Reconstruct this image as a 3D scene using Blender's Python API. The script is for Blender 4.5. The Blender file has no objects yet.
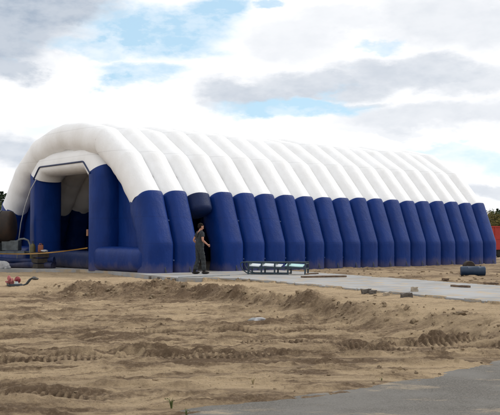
import bpy, bmesh, math, random
import numpy as np
from mathutils import Vector, Matrix
R = math.radians
random.seed(7)
sc = bpy.context.scene
COL = sc.collection

# ------------------------------------------------------------------ camera
F = 900.0            # focal length in photograph pixels (500 wide)
HZ = 238.0           # row of the horizon in the photograph
EYE = 1.25           # eye height above the concrete
cam = bpy.data.cameras.new('camera')
cam.sensor_width = 36.0
cam.lens = 36.0 * F / 500.0
cam.clip_start = 0.1
cam.clip_end = 6000.0
co = bpy.data.objects.new('camera', cam)
COL.objects.link(co)
co.location = (0, 0, EYE)
co.rotation_euler = (R(90) + math.atan((HZ - 207.5) / F), 0, 0)
sc.camera = co

# ------------------------------------------------------------------ view
sc.view_settings.view_transform = 'Standard'
sc.view_settings.look = 'None'
sc.view_settings.exposure = 0.12
sc.view_settings.gamma = 1.0
sc.view_settings.use_curve_mapping = False

# ------------------------------------------------------------------ sun and sky
SUN_EL, SUN_AZ = 40.0, 58.0      # azimuth measured clockwise from +Y (towards +X)
sl = bpy.data.lights.new('sun', 'SUN')
sl.energy = 1.5
sl.angle = R(11)
sl.color = (1.0, 0.97, 0.92)
so = bpy.data.objects.new('sun', sl)
COL.objects.link(so)
sd = Vector((math.sin(R(SUN_AZ)) * math.cos(R(SUN_EL)), math.cos(R(SUN_AZ)) * math.cos(R(SUN_EL)), math.sin(R(SUN_EL))))
so.rotation_euler = sd.to_track_quat('Z', 'Y').to_euler()
so.location = (20, 20, 40)

world = bpy.data.worlds.new('World')
sc.world = world
world.use_nodes = True


class NT:
    """small helper for building node trees"""
    def __init__(self, tree):
        self.t = tree
        tree.nodes.clear()

    def n(self, kind, ins=None, **props):
        nd = self.t.nodes.new(kind)
        for k, v in props.items():
            setattr(nd, k, v)
        for k, v in (ins or {}).items():
            s = nd.inputs[k]
            if isinstance(v, bpy.types.NodeSocket):
                self.t.links.new(v, s)
            else:
                s.default_value = v
        return nd

    def math(self, op, a, b=None, c=None, clamp=False):
        ins = {0: a}
        if b is not None: ins[1] = b
        if c is not None: ins[2] = c
        return self.n('ShaderNodeMath', ins, operation=op, use_clamp=clamp).outputs[0]

    def vec(self, op, a, b=None, out=0):
        ins = {0: a}
        if b is not None: ins[1] = b
        return self.n('ShaderNodeVectorMath', ins, operation=op).outputs[out]

    def mix(self, fac, a, b, blend='MIX'):
        nd = self.n('ShaderNodeMix', None, data_type='RGBA', blend_type=blend)
        for i, v in ((0, fac), (6, a), (7, b)):
            if isinstance(v, bpy.types.NodeSocket): self.t.links.new(v, nd.inputs[i])
            else: nd.inputs[i].default_value = v
        return nd.outputs[2]

    def noise(self, vec, scale, detail=6, rough=0.55, out=0):
        return self.n('ShaderNodeTexNoise', {'Vector': vec, 'Scale': scale, 'Detail': detail, 'Roughness': rough}).outputs[out]

    def ramp(self, x, lo, hi, a=0.0, b=1.0, smooth=True):
        return self.n('ShaderNodeMapRange', {0: x, 1: lo, 2: hi, 3: a, 4: b},
                      interpolation_type='SMOOTHSTEP' if smooth else 'LINEAR').outputs[0]


def build_world():
    t = NT(world.node_tree)
    sky = t.n('ShaderNodeTexSky', sky_type='NISHITA', sun_disc=False, sun_elevation=R(SUN_EL), sun_rotation=R(SUN_AZ),
              altitude=150.0, air_density=1.0, dust_density=0.6, ozone_density=1.2)
    D = t.n('ShaderNodeTexCoord').outputs['Generated']
    stretch = t.vec('MULTIPLY', D, (1.0, 1.0, 2.2))
    w1 = t.vec('SUBTRACT', t.noise(stretch, 9.0, 7, 0.6, out=1), (0.5, 0.5, 0.5))
    warp = t.vec('ADD', D, t.vec('MULTIPLY', w1, (0.13, 0.0, 0.07)))

    def blob(px, py, rx, ry, lo=0.5, hi=1.22):
        d = Vector(((px - 250) / F, 1.0, (HZ - py) / F)).normalized()
        v = t.vec('MULTIPLY', t.vec('SUBTRACT', warp, tuple(d)), (F / rx, 3.0, F / ry))
        return t.ramp(t.vec('LENGTH', v, out=1), lo, hi, 1.0, 0.0)

    def union(items):
        r = None
        for it in items:
            b = blob(*it[:4])
            if len(it) > 4: b = t.math('MULTIPLY', b, it[4])
            r = b if r is None else t.math('MAXIMUM', r, b)
        return r
    holes = union([(165, 28, 74, 30), (140, 72, 46, 12, .7), (208, 6, 34, 16, .9), (295, 108, 80, 11, 1.0), (262, 2, 25, 6, .7), (105, 48, 40, 14, .6),
                   (485, 160, 55, 14, .6), (385, 47, 22, 6, .5), (60, 128, 40, 8, .25), (440, 150, 40, 6, .5)])
    grey = union([(5, 22, 84, 50), (45, 0, 78, 24), (8, 62, 32, 20, .9), (250, 92, 60, 17, .72), (320, 84, 105, 19, .68), (405, 74, 100, 18, .62), (475, 82, 60, 16, .5),
                  (300, 40, 60, 26, .32), (460, 20, 95, 34, .42), (440, 118, 120, 17, .46), (345, 20, 60, 14, .3), (355, 105, 50, 7, .5),
                  (8, 152, 40, 22, .7), (220, 100, 24, 10, .5), (400, 130, 80, 8, .3), (490, 190, 40, 8, .5)])
    fb = t.noise(stretch, 7.0, 8, 0.62)
    fine = t.noise(stretch, 24.0, 6, 0.6)
    cover = t.math('SUBTRACT', t.ramp(fb, 0.26, 0.40), t.math('MULTIPLY', holes, t.ramp(fine, 0.38, 0.66, 1.2, 0.7)), clamp=True)
    gmask = t.math('MULTIPLY', grey, t.ramp(fine, 0.25, 0.65, 1.0, 0.72), clamp=True)
    gen = t.math('MULTIPLY', t.ramp(fb, 0.5, 0.72), 0.13)
    gmask = t.math('MAXIMUM', gmask, gen)
    cloud = t.mix(gmask, (10.2, 10.2, 10.3, 1), (3.55, 4.3, 5.35, 1))
    blue = t.mix(0.62, sky.outputs[0], (5.8, 8.5, 10.3, 1))
    c = t.mix(cover, blue, cloud)
    up = t.n('ShaderNodeSeparateXYZ', {0: D}).outputs[2]
    c = t.mix(t.ramp(up, -0.02, 0.0), (2.2, 2.0, 1.7, 1), c)
    bg = t.n('ShaderNodeBackground', {'Color': c, 'Strength': 0.1})
    t.n('ShaderNodeOutputWorld', {'Surface': bg.outputs[0]})


build_world()

# ------------------------------------------------------------------ materials
def material(name):
    m = bpy.data.materials.new(name)
    m.use_nodes = True
    return m, NT(m.node_tree)


def finish(t, col, rough=0.7, bump=None, bdist=0.02, bstr=0.5, spec=0.4, metal=0.0, extra=None):
    ins = {'Base Color': col, 'Roughness': rough, 'Metallic': metal, 'Specular IOR Level': spec}
    if bump is not None:
        ins['Normal'] = t.n('ShaderNodeBump', {'Height': bump, 'Distance': bdist, 'Strength': bstr}).outputs[0]
    b = t.n('ShaderNodeBsdfPrincipled', ins)
    sh = b.outputs[0]
    if extra: sh = extra(sh, ins.get('Normal'))
    t.n('ShaderNodeOutputMaterial', {'Surface': sh})


def rgba(c): return (c[0], c[1], c[2], 1.0)


def mottled(name, c1, c2, scale=3.0, rough=0.7, bump=0.3, bdist=0.01, spec=0.4, metal=0.0, detail=6):
    m, t = material(name)
    p = t.n('ShaderNodeTexCoord').outputs['Object']
    f = t.ramp(t.noise(p, scale, detail, 0.6), 0.35, 0.68)
    finish(t, t.mix(f, rgba(c1), rgba(c2)), rough, t.noise(p, scale * 4, 5, 0.6) if bump else None, bdist, bump, spec, metal)
    return m


def fabric(name, c1, c2, rough, spec, trans=None, seams=()):
    """inflated coated fabric: soft wrinkles, faint welds, dust"""
    m, t = material(name)
    p = t.n('ShaderNodeNewGeometry').outputs['Position']
    big = t.noise(p, 0.9, 4, 0.6)
    dust = t.noise(t.vec('MULTIPLY', p, (1, 1, 0.35)), 2.6, 7, 0.65)
    f = t.ramp(t.math('ADD', t.math('MULTIPLY', big, 0.5), t.math('MULTIPLY', dust, 0.5)), 0.38, 0.62)
    col = t.mix(f, rgba(c1), rgba(c2))
    z = t.n('ShaderNodeSeparateXYZ', {0: p}).outputs[2]
    # mud splashed on the foot of the cloth, and darker welds where two lengths join
    mud = t.ramp(t.math('SUBTRACT', z, t.math('MULTIPLY', dust, 0.9)), -0.46, -0.05, 0.30, 0.0)
    col = t.mix(mud, col, (0.17, 0.13, 0.09, 1))
    for sz in seams:
        ln = t.ramp(t.math('ABSOLUTE', t.math('SUBTRACT', z, sz)), 0.006, 0.022, 0.22, 0.0)
        col = t.mix(ln, col, rgba(tuple(q * 0.45 for q in c1)))
    wr = t.math('ADD', t.noise(t.vec('MULTIPLY', p, (2.2, 2.2, 0.8)), 2.0, 5, 0.6), t.math('MULTIPLY', t.noise(p, 14.0, 4, 0.6), 0.25))

    def ex(sh, nrm):
        if not trans: return sh
        tr = t.n('ShaderNodeBsdfTranslucent', {'Color': rgba(trans)})
        return t.n('ShaderNodeMixShader', {0: 0.05, 1: sh, 2: tr.outputs[0]}).outputs[0]
    finish(t, col, rough, wr, 0.05, 0.38, spec, 0.0, ex)
    return m


M = {}
M['blue'] = fabric('blue_coated_fabric', (0.0022, 0.0225, 0.142), (0.004, 0.030, 0.178), 0.46, 0.16, None, (1.06, 2.02))
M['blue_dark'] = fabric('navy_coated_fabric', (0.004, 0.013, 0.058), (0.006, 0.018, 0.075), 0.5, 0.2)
M['white'] = fabric('white_coated_fabric', (0.86, 0.87, 0.88), (0.81, 0.815, 0.815), 0.5, 0.35, (0.86, 0.66, 0.52), (4.55, 5.62))
M['piping'] = mottled('navy_piping', (0.01, 0.02, 0.07), (0.015, 0.03, 0.09), 5, 0.5)
M['patch'] = mottled('grey_patch', (0.42, 0.41, 0.40), (0.34, 0.33, 0.32), 8, 0.6)
M['strap'] = mottled('blue_strap', (0.06, 0.10, 0.24), (0.09, 0.13, 0.28), 8, 0.6)
M['rope'] = mottled('pale_rope', (0.50, 0.50, 0.50), (0.36, 0.37, 0.39), 20, 0.8)
M['tape'] = mottled('amber_tape', (0.36, 0.19, 0.03), (0.26, 0.14, 0.03), 3, 0.5)
M['rust'] = mottled('rusty_brown_steel', (0.018, 0.014, 0.012), (0.04, 0.022, 0.014), 2.5, 0.75, 0.4)
M['grey_paint'] = mottled('grey_paint', (0.11, 0.13, 0.14), (0.06, 0.07, 0.075), 4, 0.6)
M['tyre'] = mottled('tyre_rubber', (0.018, 0.018, 0.018), (0.04, 0.037, 0.033), 6, 0.85)
M['steel'] = mottled('dark_steel', (0.035, 0.045, 0.055), (0.06, 0.07, 0.08), 6, 0.55, metal=0.3)
M['rack'] = mottled('blue_green_steel', (0.012, 0.028, 0.042), (0.02, 0.042, 0.06), 5, 0.5)
M['sheet'] = mottled('white_board', (0.62, 0.66, 0.68), (0.50, 0.56, 0.58), 4, 0.5)
M['aqua'] = mottled('aqua_board', (0.34, 0.60, 0.60), (0.45, 0.64, 0.62), 4, 0.5)
M['wood'] = mottled('weathered_wood', (0.16, 0.105, 0.065), (0.09, 0.06, 0.04), 7, 0.85)
M['crate'] = mottled('dark_crate_wood', (0.05, 0.04, 0.032), (0.028, 0.024, 0.02), 7, 0.85)
M['greywood'] = mottled('grey_board', (0.23, 0.24, 0.24), (0.15, 0.16, 0.165), 5, 0.8)
M['orange'] = mottled('orange_plastic', (0.24, 0.075, 0.035), (0.17, 0.055, 0.03), 6, 0.5)
M['tan'] = mottled('tan_cloth', (0.30, 0.15, 0.085), (0.24, 0.12, 0.07), 6, 0.7)
M['sack'] = mottled('white_sack', (0.46, 0.46, 0.46), (0.32, 0.32, 0.33), 6, 0.8)
M['pink'] = mottled('pink_cloth', (0.40, 0.13, 0.13), (0.26, 0.09, 0.09), 6, 0.8)
M['crimson'] = mottled('red_cloth', (0.27, 0.04, 0.05), (0.17, 0.03, 0.035), 6, 0.8)
M['drum'] = mottled('blue_drum_plastic', (0.008, 0.026, 0.062), (0.014, 0.036, 0.075), 4, 0.45)
M['red'] = mottled('red_paint', (0.40, 0.030, 0.02), (0.30, 0.026, 0.02), 3, 0.5)
M['whitepaint'] = mottled('white_paint', (0.70, 0.70, 0.70), (0.6, 0.6, 0.6), 4, 0.5)
M['brick'] = mottled('dark_block', (0.13, 0.115, 0.10), (0.075, 0.065, 0.058), 8, 0.9)
M['stone'] = mottled('pale_stone', (0.40, 0.34, 0.26), (0.30, 0.25, 0.19), 8, 0.9)
M['skin'] = mottled('skin', (0.43, 0.22, 0.15), (0.36, 0.17, 0.115), 9, 0.55, 0.1, 0.003)
M['hair'] = mottled('dark_hair', (0.012, 0.009, 0.007), (0.022, 0.016, 0.012), 30, 0.95, spec=0.1)
M['overall'] = mottled('grey_work_cloth', (0.036, 0.042, 0.046), (0.022, 0.026, 0.030), 6, 0.9, 1.0, 0.03)
M['shirt'] = mottled('dark_shirt', (0.022, 0.025, 0.03), (0.03, 0.034, 0.04), 12, 0.9, 0.4, 0.01)
M['boot'] = mottled('black_boot', (0.010, 0.009, 0.009), (0.02, 0.018, 0.016), 9, 0.8, spec=0.2)
M['eye'] = mottled('eye', (0.05, 0.04, 0.035), (0.03, 0.025, 0.02), 4, 0.3)
M['bark'] = mottled('bark', (0.11, 0.085, 0.062), (0.065, 0.05, 0.038), 4, 0.9, 0.6, 0.03)
M['leaf_dark'] = mottled('dark_pine_leaves', (0.016, 0.034, 0.016), (0.034, 0.058, 0.024), 1.2, 0.8, 0)
M['leaf_green'] = mottled('green_leaves', (0.045, 0.068, 0.022), (0.085, 0.10, 0.03), 1.0, 0.8, 0)
M['leaf_autumn'] = mottled('yellow_autumn_leaves', (0.20, 0.15, 0.035), (0.10, 0.095, 0.03), 0.9, 0.8, 0)
M['weed'] = mottled('weed_leaves', (0.09, 0.12, 0.035), (0.15, 0.14, 0.05), 6, 0.8, 0)
M['drygrass'] = mottled('dry_grass', (0.34, 0.27, 0.15), (0.24, 0.19, 0.10), 6, 0.9, 0)
M['clod'] = mottled('soil_clod', (0.24, 0.175, 0.105), (0.13, 0.095, 0.06), 5, 0.95, 0.6, 0.02)


def concrete():
    m, t = material('concrete')
    p = t.n('ShaderNodeNewGeometry').outputs['Position']
    st = t.ramp(t.noise(p, 0.7, 8, 0.65), 0.36, 0.66)
    col = t.mix(st, (0.335, 0.34, 0.345, 1), (0.245, 0.243, 0.236, 1))
    sand = t.ramp(t.noise(p, 1.6, 8, 0.7), 0.50, 0.63)
    col = t.mix(t.math('MULTIPLY', sand, 0.85), col, (0.40, 0.31, 0.20, 1))
    # cast joints between slabs, along and across the path
    finish(t, col, 0.85, t.noise(p, 30, 6, 0.65), 0.01, 0.5, 0.3)
    return m


M['concrete'] = concrete()


def sand_mat():
    m, t = material('sand')
    p = t.n('ShaderNodeNewGeometry').outputs['Position']
    damp = t.n('ShaderNodeAttribute', attribute_name='damp').outputs['Fac']  # damp soil, plus dark tone painted in where relief shading is weak
    n1 = t.noise(p, 0.55, 7, 0.65)
    n2 = t.noise(t.vec('MULTIPLY', p, (0.55, 1.6, 1.0)), 2.4, 8, 0.68)
    n3 = t.noise(p, 18.0, 6, 0.7)
    f = t.math('ADD', t.math('ADD', t.math('MULTIPLY', n1, 0.45), t.math('MULTIPLY', n2, 0.5)), t.math('MULTIPLY', n3, 0.25))
    f = t.math('ADD', t.ramp(f, 0.54, 0.78, 0.0, 0.6), t.math('MULTIPLY', damp, t.ramp(n3, 0.3, 0.6, 0.65, 1.0)), clamp=True)
    col = t.mix(f, (0.60, 0.452, 0.285, 1), (0.180, 0.122, 0.076, 1))
    col = t.mix(t.ramp(n3, 0.56, 0.72, 0.0, 0.45), col, (0.60, 0.48, 0.34, 1))
    col = t.mix(t.ramp(t.noise(p, 42.0, 4, 0.7), 0.57, 0.66, 0.0, 0.75), col, (0.17, 0.118, 0.072, 1))
    # far fields past the site turn to dull grass
    y = t.n('ShaderNodeSeparateXYZ', {0: p}).outputs[1]
    far = t.ramp(t.math('ADD', y, t.math('MULTIPLY', n1, 30.0)), 75.0, 110.0)
    col = t.mix(far, col, (0.085, 0.095, 0.04, 1))
    h = t.math('ADD', t.noise(p, 7.0, 10, 0.78), t.math('MULTIPLY', t.noise(p, 30.0, 6, 0.75), 0.6))
    finish(t, col, 0.95, h, 0.08, 1.0, 0.15)
    return m


M['sand'] = sand_mat()


def asphalt_mat():
    m, t = material('asphalt')
    p = t.n('ShaderNodeNewGeometry').outputs['Position']
    g = t.noise(p, 70, 4, 0.75)
    big = t.noise(p, 0.9, 7, 0.65)
    col = t.mix(t.ramp(g, 0.36, 0.66), (0.074, 0.069, 0.060, 1), (0.172, 0.160, 0.142, 1))
    col = t.mix(t.ramp(big, 0.38, 0.66, 0.0, 0.6), col, (0.19, 0.182, 0.168, 1))
    sand = t.ramp(t.math('ADD', t.noise(t.vec('MULTIPLY', p, (0.6, 1.5, 1)), 1.7, 8, 0.7), t.math('MULTIPLY', g, 0.12)), 0.60, 0.74)
    col = t.mix(t.math('MULTIPLY', sand, 0.75), col, (0.36, 0.29, 0.20, 1))
    finish(t, col, 0.9, t.math('ADD', g, t.math('MULTIPLY', big, 0.6)), 0.012, 0.8, 0.3)
    return m


M['asphalt'] = asphalt_mat()

# ------------------------------------------------------------------ object helpers
def tag(o, label=None, cat=None, group=None, kind=None):
    if label: o['label'] = label
    if cat: o['category'] = cat
    if group: o['group'] = group
    if kind: o['kind'] = kind
    return o


def empty(name, loc, rz=0.0, label=None, cat=None, group=None):
    o = bpy.data.objects.new(name, None)
    COL.objects.link(o)
    o.empty_display_size = 0.2
    o.location = loc
    o.rotation_euler = (0, 0, rz)
    return tag(o, label, cat, group)


def link_mesh(name, me, parent=None):
    o = bpy.data.objects.new(name, me)
    COL.objects.link(o)
    if parent: o.parent = parent
    return o


def children(o): return [c for c in COL.objects if c.parent == o]


def copy_tree(o, parent=None):
    c = o.copy()
    COL.objects.link(c)
    if parent: c.parent = parent
    for ch in children(o):
        copy_tree(ch, c)
    return c


class MB:
    """collects verts and faces, then links them as ONE mesh object"""
    def __init__(self): self.v, self.f, self.mi, self.cur = [], [], [], 0

    def add(self, vs, fs):
        o = len(self.v)
        self.v += [tuple(x) for x in vs]
        for f in fs:
            self.f.append([i + o for i in f])
            self.mi.append(self.cur)

    def box(self, c, s, rot=None, bev=0.0):
        bm = bmesh.new()
        bmesh.ops.create_cube(bm, size=1.0)
        for v in bm.verts: v.co = Vector((v.co.x * s[0], v.co.y * s[1], v.co.z * s[2]))
        if bev: bmesh.ops.bevel(bm, geom=list(bm.edges), offset=bev, segments=2, affect='EDGES', profile=0.6)
        mat = Matrix.Translation(c) @ (rot.to_4x4() if rot else Matrix())
        self.bm(bm, mat)

    def bm(self, bm, mat=None):
        bm.verts.index_update()
        vs = [(mat @ v.co) if mat else v.co.copy() for v in bm.verts]
        self.add(vs, [[v.index for v in f.verts] for f in bm.faces])
        bm.free()

    def tube(self, pts, r, n=10, cap=True):
        pts = [Vector(p) for p in pts]
        rs = r if isinstance(r, (list, tuple)) else [r] * len(pts)
        rings = []
        up = None
        for i, p in enumerate(pts):
            a = pts[max(i - 1, 0)]; b = pts[min(i + 1, len(pts) - 1)]
            d = (b - a).normalized()
            if up is None:
                up = Vector((0, 0, 1)) if abs(d.z) < 0.9 else Vector((1, 0, 0))
            s = d.cross(up).normalized(); up = s.cross(d).normalized()
            rings.append([p + (s * math.cos(k * 2 * math.pi / n) + up * math.sin(k * 2 * math.pi / n)) * rs[i] for k in range(n)])
        self.rings(rings, cap)

    def rings(self, rings, cap=True, closed=True):
        n = len(rings[0]); vs = [v for r_ in rings for v in r_]; fs = []
        for i in range(len(rings) - 1):
            for k in range(n if closed else n - 1):
                k2 = (k + 1) % n
                fs.append([i * n + k, i * n + k2, (i + 1) * n + k2, (i + 1) * n + k])
        if cap:
            fs.append(list(range(n))[::-1])
            fs.append([(len(rings) - 1) * n + k for k in range(n)])
        self.add(vs, fs)

    def lathe(self, prof, origin, axis='Z', n=24):
        """prof: list of (radius, along)"""
        rings = []
        for r_, a in prof:
            ring = []
            for k in range(n):
                c, s = math.cos(2 * math.pi * k / n) * r_, math.sin(2 * math.pi * k / n) * r_
                p = {'Z': (c, s, a), 'X': (a, c, s), 'Y': (s, a, c)}[axis]
                ring.append(Vector(origin) + Vector(p))
            rings.append(ring)
        self.rings(rings, True)

    def lump(self, c, s, seed=0, sub=2, amp=0.25, rot=None):
        bm = bmesh.new()
        bmesh.ops.create_icosphere(bm, subdivisions=sub, radius=1.0)
        rnd = random.Random(seed)
        ph = [(Vector((rnd.uniform(-1, 1), rnd.uniform(-1, 1), rnd.uniform(-1, 1))) * rnd.uniform(1.5, 5), rnd.uniform(0, 6)) for _ in range(7)]
        for v in bm.verts:
            q = v.co.copy()
            k = 1 + amp * sum(math.sin(q.dot(a) + b) for a, b in ph) / 3.5
            v.co = Vector((q.x * s[0], q.y * s[1], q.z * s[2])) * k
        self.bm(bm, Matrix.Translation(c) @ (rot.to_4x4() if rot else Matrix()))

    def mesh(self, name, mats, smooth=True, angle=None):
        me = bpy.data.meshes.new(name)
        me.from_pydata(self.v, [], self.f)
        bm = bmesh.new(); bm.from_mesh(me)
        bmesh.ops.recalc_face_normals(bm, faces=bm.faces)
        bm.to_mesh(me); bm.free()
        for m in (mats if isinstance(mats, (list, tuple)) else [mats]): me.materials.append(m)
        for p, mi in zip(me.polygons, self.mi):
            p.use_smooth = smooth
            p.material_index = mi
        if smooth:
            try: me.set_sharp_from_angle(angle=R(angle or 45))
            except Exception: pass
        me.update()
        return me

    def build(self, name, mats, parent=None, smooth=True, angle=None):
        return link_mesh(name, self.mesh(name, mats, smooth, angle), parent)


def at(px, py, z=0.0):
    """photo pixel -> point on the horizontal plane at height z"""
    Y = (EYE - z) * F / (py - HZ)
    return Vector(((px - 250) / F * Y, Y, z))


# ------------------------------------------------------------------ terrain
def hash2(ix, iy, seed):
    h = (ix.astype(np.int64) * 374761393 + iy.astype(np.int64) * 668265263 + seed * 974711) & 0x7fffffff
    h = ((h ^ (h >> 13)) * 1274126177) & 0x7fffffff
    return ((h ^ (h >> 16)) & 0xffff) / 65535.0


def vnoise(x, y, seed=0):
    ix, iy = np.floor(x), np.floor(y)
    fx, fy = x - ix, y - iy
    fx = fx * fx * fx * (fx * (fx * 6 - 15) + 10); fy = fy * fy * fy * (fy * (fy * 6 - 15) + 10)
    a, b = hash2(ix, iy, seed), hash2(ix + 1, iy, seed)
    c, d = hash2(ix, iy + 1, seed), hash2(ix + 1, iy + 1, seed)
    return (a + (b - a) * fx) * (1 - fy) + (c + (d - c) * fx) * fy


def fbm(x, y, seed=0, octv=5, gain=0.5):
    s, a, t = 0.0, 1.0, 0.0
    for o in range(octv):
        c, sn = math.cos(o * 0.7), math.sin(o * 0.7)
        k = 2.03 ** o
        s = s + a * vnoise((x * c - y * sn) * k + o * 17.3, (x * sn + y * c) * k - o * 9.1, seed + o)
        t += a; a *= gain
    return s / t


def sstep(x, a, b):
    t = np.clip((x - a) / (b - a), 0, 1)
    return t * t * (3 - 2 * t)


SLAB = [(-26, 37.6), (-6.95, 36.0), (-6.25, 36.3), (-3.3, 30.2), (-2.25, 28.4), (-0.45, 28.3), (2.08, 23.4), (4.86, 17.5), (8.2, 10.4),
        (12.3, 12.4), (6.62, 23.7), (2.3, 33.0), (0.6, 36.2), (-12.0, 46.0), (-26, 48)]
ROAD = [(-0.95, 8.2), (0.0, 8.95), (1.1, 9.6), (2.2, 10.6), (3.3, 11.9), (6, 14.2), (9, 16.5)]   # far edge of the asphalt


def poly_dist(x, y, poly, closed=True):
    """signed distance, negative inside"""
    d = np.full(x.shape, 1e9); inside = np.zeros(x.shape, bool)
    n = len(poly)
    for i in range(n if closed else n - 1):
        ax, ay = poly[i]; bx, by = poly[(i + 1) % n]
        ex, ey = bx - ax, by - ay
        t = np.clip(((x - ax) * ex + (y - ay) * ey) / (ex * ex + ey * ey), 0, 1)
        d = np.minimum(d, np.hypot(x - ax - t * ex, y - ay - t * ey))
        if closed and ey != 0:
            inside ^= ((ay > y) != (by > y)) & (x < ex * (y - ay) / ey + ax)
    return np.where(inside, -d, d) if closed else d


BANK = [(-40, 27.5), (-9, 27.0), (-5.5, 26.2), (-3.2, 25.7), (-1.4, 25.2), (-0.2, 23.2), (1.1, 20.6), (2.7, 17.3), (4.2, 14.8), (8, 9.5)]
ROADX = np.array([p[0] for p in ROAD]); ROADY = np.array([p[1] for p in ROAD])


def road_edge(x):
    s0 = (ROADY[1] - ROADY[0]) / (ROADX[1] - ROADX[0])
    return np.where(x < ROADX[0], ROADY[0] + (x - ROADX[0]) * s0, np.interp(x, ROADX, ROADY))


def terrain(x, y):
    """height of the sand, and its dark tone: damp soil plus painted relief shade"""
    bx = np.array([p[0] for p in BANK]); by = np.array([p[1] for p in BANK])
    wob = (fbm(x * 0.9, y * 0.9, 11, 4) - 0.5)
    crest = np.interp(x, bx, by) + wob * 1.6
    d = y - crest                               # beyond the bank
    strength = sstep(x, -7.5, -4.2)
    rt_ = sstep(x, 0.9, 2.6)                     # to the right the bank flattens into low heaps
    low, high = -0.43, -0.10
    bank = sstep(d, -1.5, 0.25)
    gentle = sstep(d, -6.0, 3.5)
    wide = sstep(d, -2.6, 1.0)
    bank = bank * (1 - 0.9 * rt_) + wide * 0.9 * rt_
    h = low + (high - low) * (strength * bank + (1 - strength) * gentle)
    lumpy = np.exp(-((d + 0.35) / 1.05) ** 2) * strength * (1 - 0.6 * rt_)
    pk = fbm(x * 0.85, y * 0.85, 21, 6, 0.58)
    rdg = 1 - np.abs(2 * fbm(x * 1.3, y * 1.0, 24, 5, 0.55) - 1)
    h = h + lumpy * (0.34 * (pk - 0.46) + 0.10 * (rdg - 0.8))
    # heaps pushed up by the machine
    for hx, hy, hr, hh in ((1.15, 20.4, 0.55, 0.17), (0.55, 21.2, 0.5, .08), (2.3, 18.4, 0.7, 0.08), (-0.4, 22.9, 0.7, 0.08), (-2.9, 25.4, 0.9, 0.08), (3.4, 16.6, 0.8, .05)):
        h = h + hh * np.exp(-(((x - hx) / hr) ** 2 + ((y - hy) / (hr * 1.5)) ** 2)) * (0.3 + 1.3 * pk)
    damp = lumpy * sstep(pk, 0.36, 0.58) * 0.65 + strength * np.exp(-((d + 0.75) / 0.65) ** 2) * 0.55 * sstep(rdg, 0.5, 0.9) * (1 - .6 * rt_)
    # wheel ruts, mostly across the picture
    fore = 1 - sstep(d, -2.2, -0.4)
    for k, (y0, sl, cv, w, dep) in enumerate(((9.6, 0.28, 0.012, .16, .05), (10.4, 0.26, 0.012, .17, .06), (11.1, 0.24, 0.012, .18, .07), (11.9, 0.20, 0.012, .20, .07), (12.7, .22, .02, .22, .10), (13.5, 0.20, 0.02, .22, .10),
                                              (14.2, .16, .02, .2, .08), (15.0, 0.12, .02, .26, .10), (15.9, .10, .025, .26, .08), (17.2, 0.03, 0.015, .28, .08),
                                              (18.3, -0.05, 0.01, .30, .10), (19.9, -0.10, 0.0, .3, .08), (21.4, -0.16, 0.0, .3, .08), (22.9, -.2, 0, .3, .07), (24.2, -.2, 0, .3, .07))):
        ww = fbm(x * 0.2 + k * 7.7, y * 0 + k, 31 + k, 2) - 0.5
        rc = y0 + sl * x + cv * x * x + ww * 1.7
        q = (y - rc) / w
        mod = 0.45 + 0.7 * sstep(fbm(x * 0.6 + k * 3.1, y * 0 + k * 5.3, 41, 3), 0.36, 0.60)
        tread = 0.6 + 0.8 * (0.5 + 0.5 * np.sin(x * 16 + 3 * np.abs(q) + ww * 12)) * sstep(fbm(x * .7, y * .7 + k, 44, 3), .4, .6)
        brk = fbm(x * 3.0, y * 4.0, 51, 4, 0.6)
        h = h + fore * mod * dep * (-np.exp(-q * q) * tread + 0.95 * np.exp(-((np.abs(q) - 1.5) / 0.5) ** 2) * sstep(brk, 0.25, 0.7))
        damp = damp + fore * mod * (0.62 * np.exp(-q * q) * tread + 0.45 * np.exp(-((np.abs(q) - 1.5) / 0.5) ** 2) * sstep(brk, 0.42, 0.60))
    for k, (y0, sl, cv) in enumerate(((9.9, .27, .012), (10.1, .27, .012), (12.2, .2, .012), (12.45, .2, .012), (13.9, .15, .02), (14.15, .15, .02), (16.6, .06, .02), (16.95, .06, .02), (18.9, -.06, 0), (20.6, -.14, 0))):
        ww = fbm(x * 0.22 + k // 2 * 9.7, y * 0 + 3.3 * (k // 2), 131, 2) - 0.5
        q = (y - (y0 + sl * x + cv * x * x + ww * 2.2)) / 0.12
        on = sstep(fbm(x * 0.4 + k // 2 * 4.1, y * 0 + 1.7, 133, 3), 0.36, 0.5) * fore
        lug = sstep(np.sin(x * 70 + 1.5 * np.sin(x * 3.1) + q * 1.8 * (1 - 2 * (k % 2))), -0.3, 0.5)
        band = np.exp(-q ** 4)
        h = h - on * 0.034 * band * lug + on * 0.025 * np.exp(-((np.abs(q) - 1.6) / 0.5) ** 2)
        damp = damp + on * 0.75 * band * (0.3 + 0.7 * lug)
    # broken ground: lumps drawn out along the driving direction, then clods
    h = h + 0.07 * (fbm(x * 0.5, y * 0.9, 61, 4) - 0.5) + 0.06 * (fbm(x * 1.7, y * 2.6, 71, 6, 0.66) - 0.5)
    st = fbm(x * 0.7 + 0.2 * y, y * 3.0 - 0.5 * x, 75, 5, 0.6)
    h = h + 0.06 * (st - 0.5)
    zone = sstep(fbm(x * .3, y * .55, 78, 4), .40, .62)
    for zx, zy, za, zb in ((3.0, 15.6, 2.0, .8), (-0.2, 13.6, 1.8, .35), (-2.0, 13.3, 1.0, .3), (2.5, 17.6, 1.0, .8), (0.5, 14.4, 2.2, .25), (-3.0, 16.0, 1.5, .3), (-1.0, 10.6, 1.6, .2)):
        zone = zone + np.exp(-((x - zx) / za) ** 2 - ((y - zy - 0.12 * (x - zx)) / zb) ** 2)
    brk2 = fbm(x * 1.1 + 0.3 * y, y * 4.4 - 0.6 * x, 79, 5, 0.65)
    damp = damp + fore * np.clip(zone, 0, 1.2) * (0.25 + 0.85 * sstep(st, 0.44, 0.62)) * sstep(brk2, 0.40, 0.62) * 0.75
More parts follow.
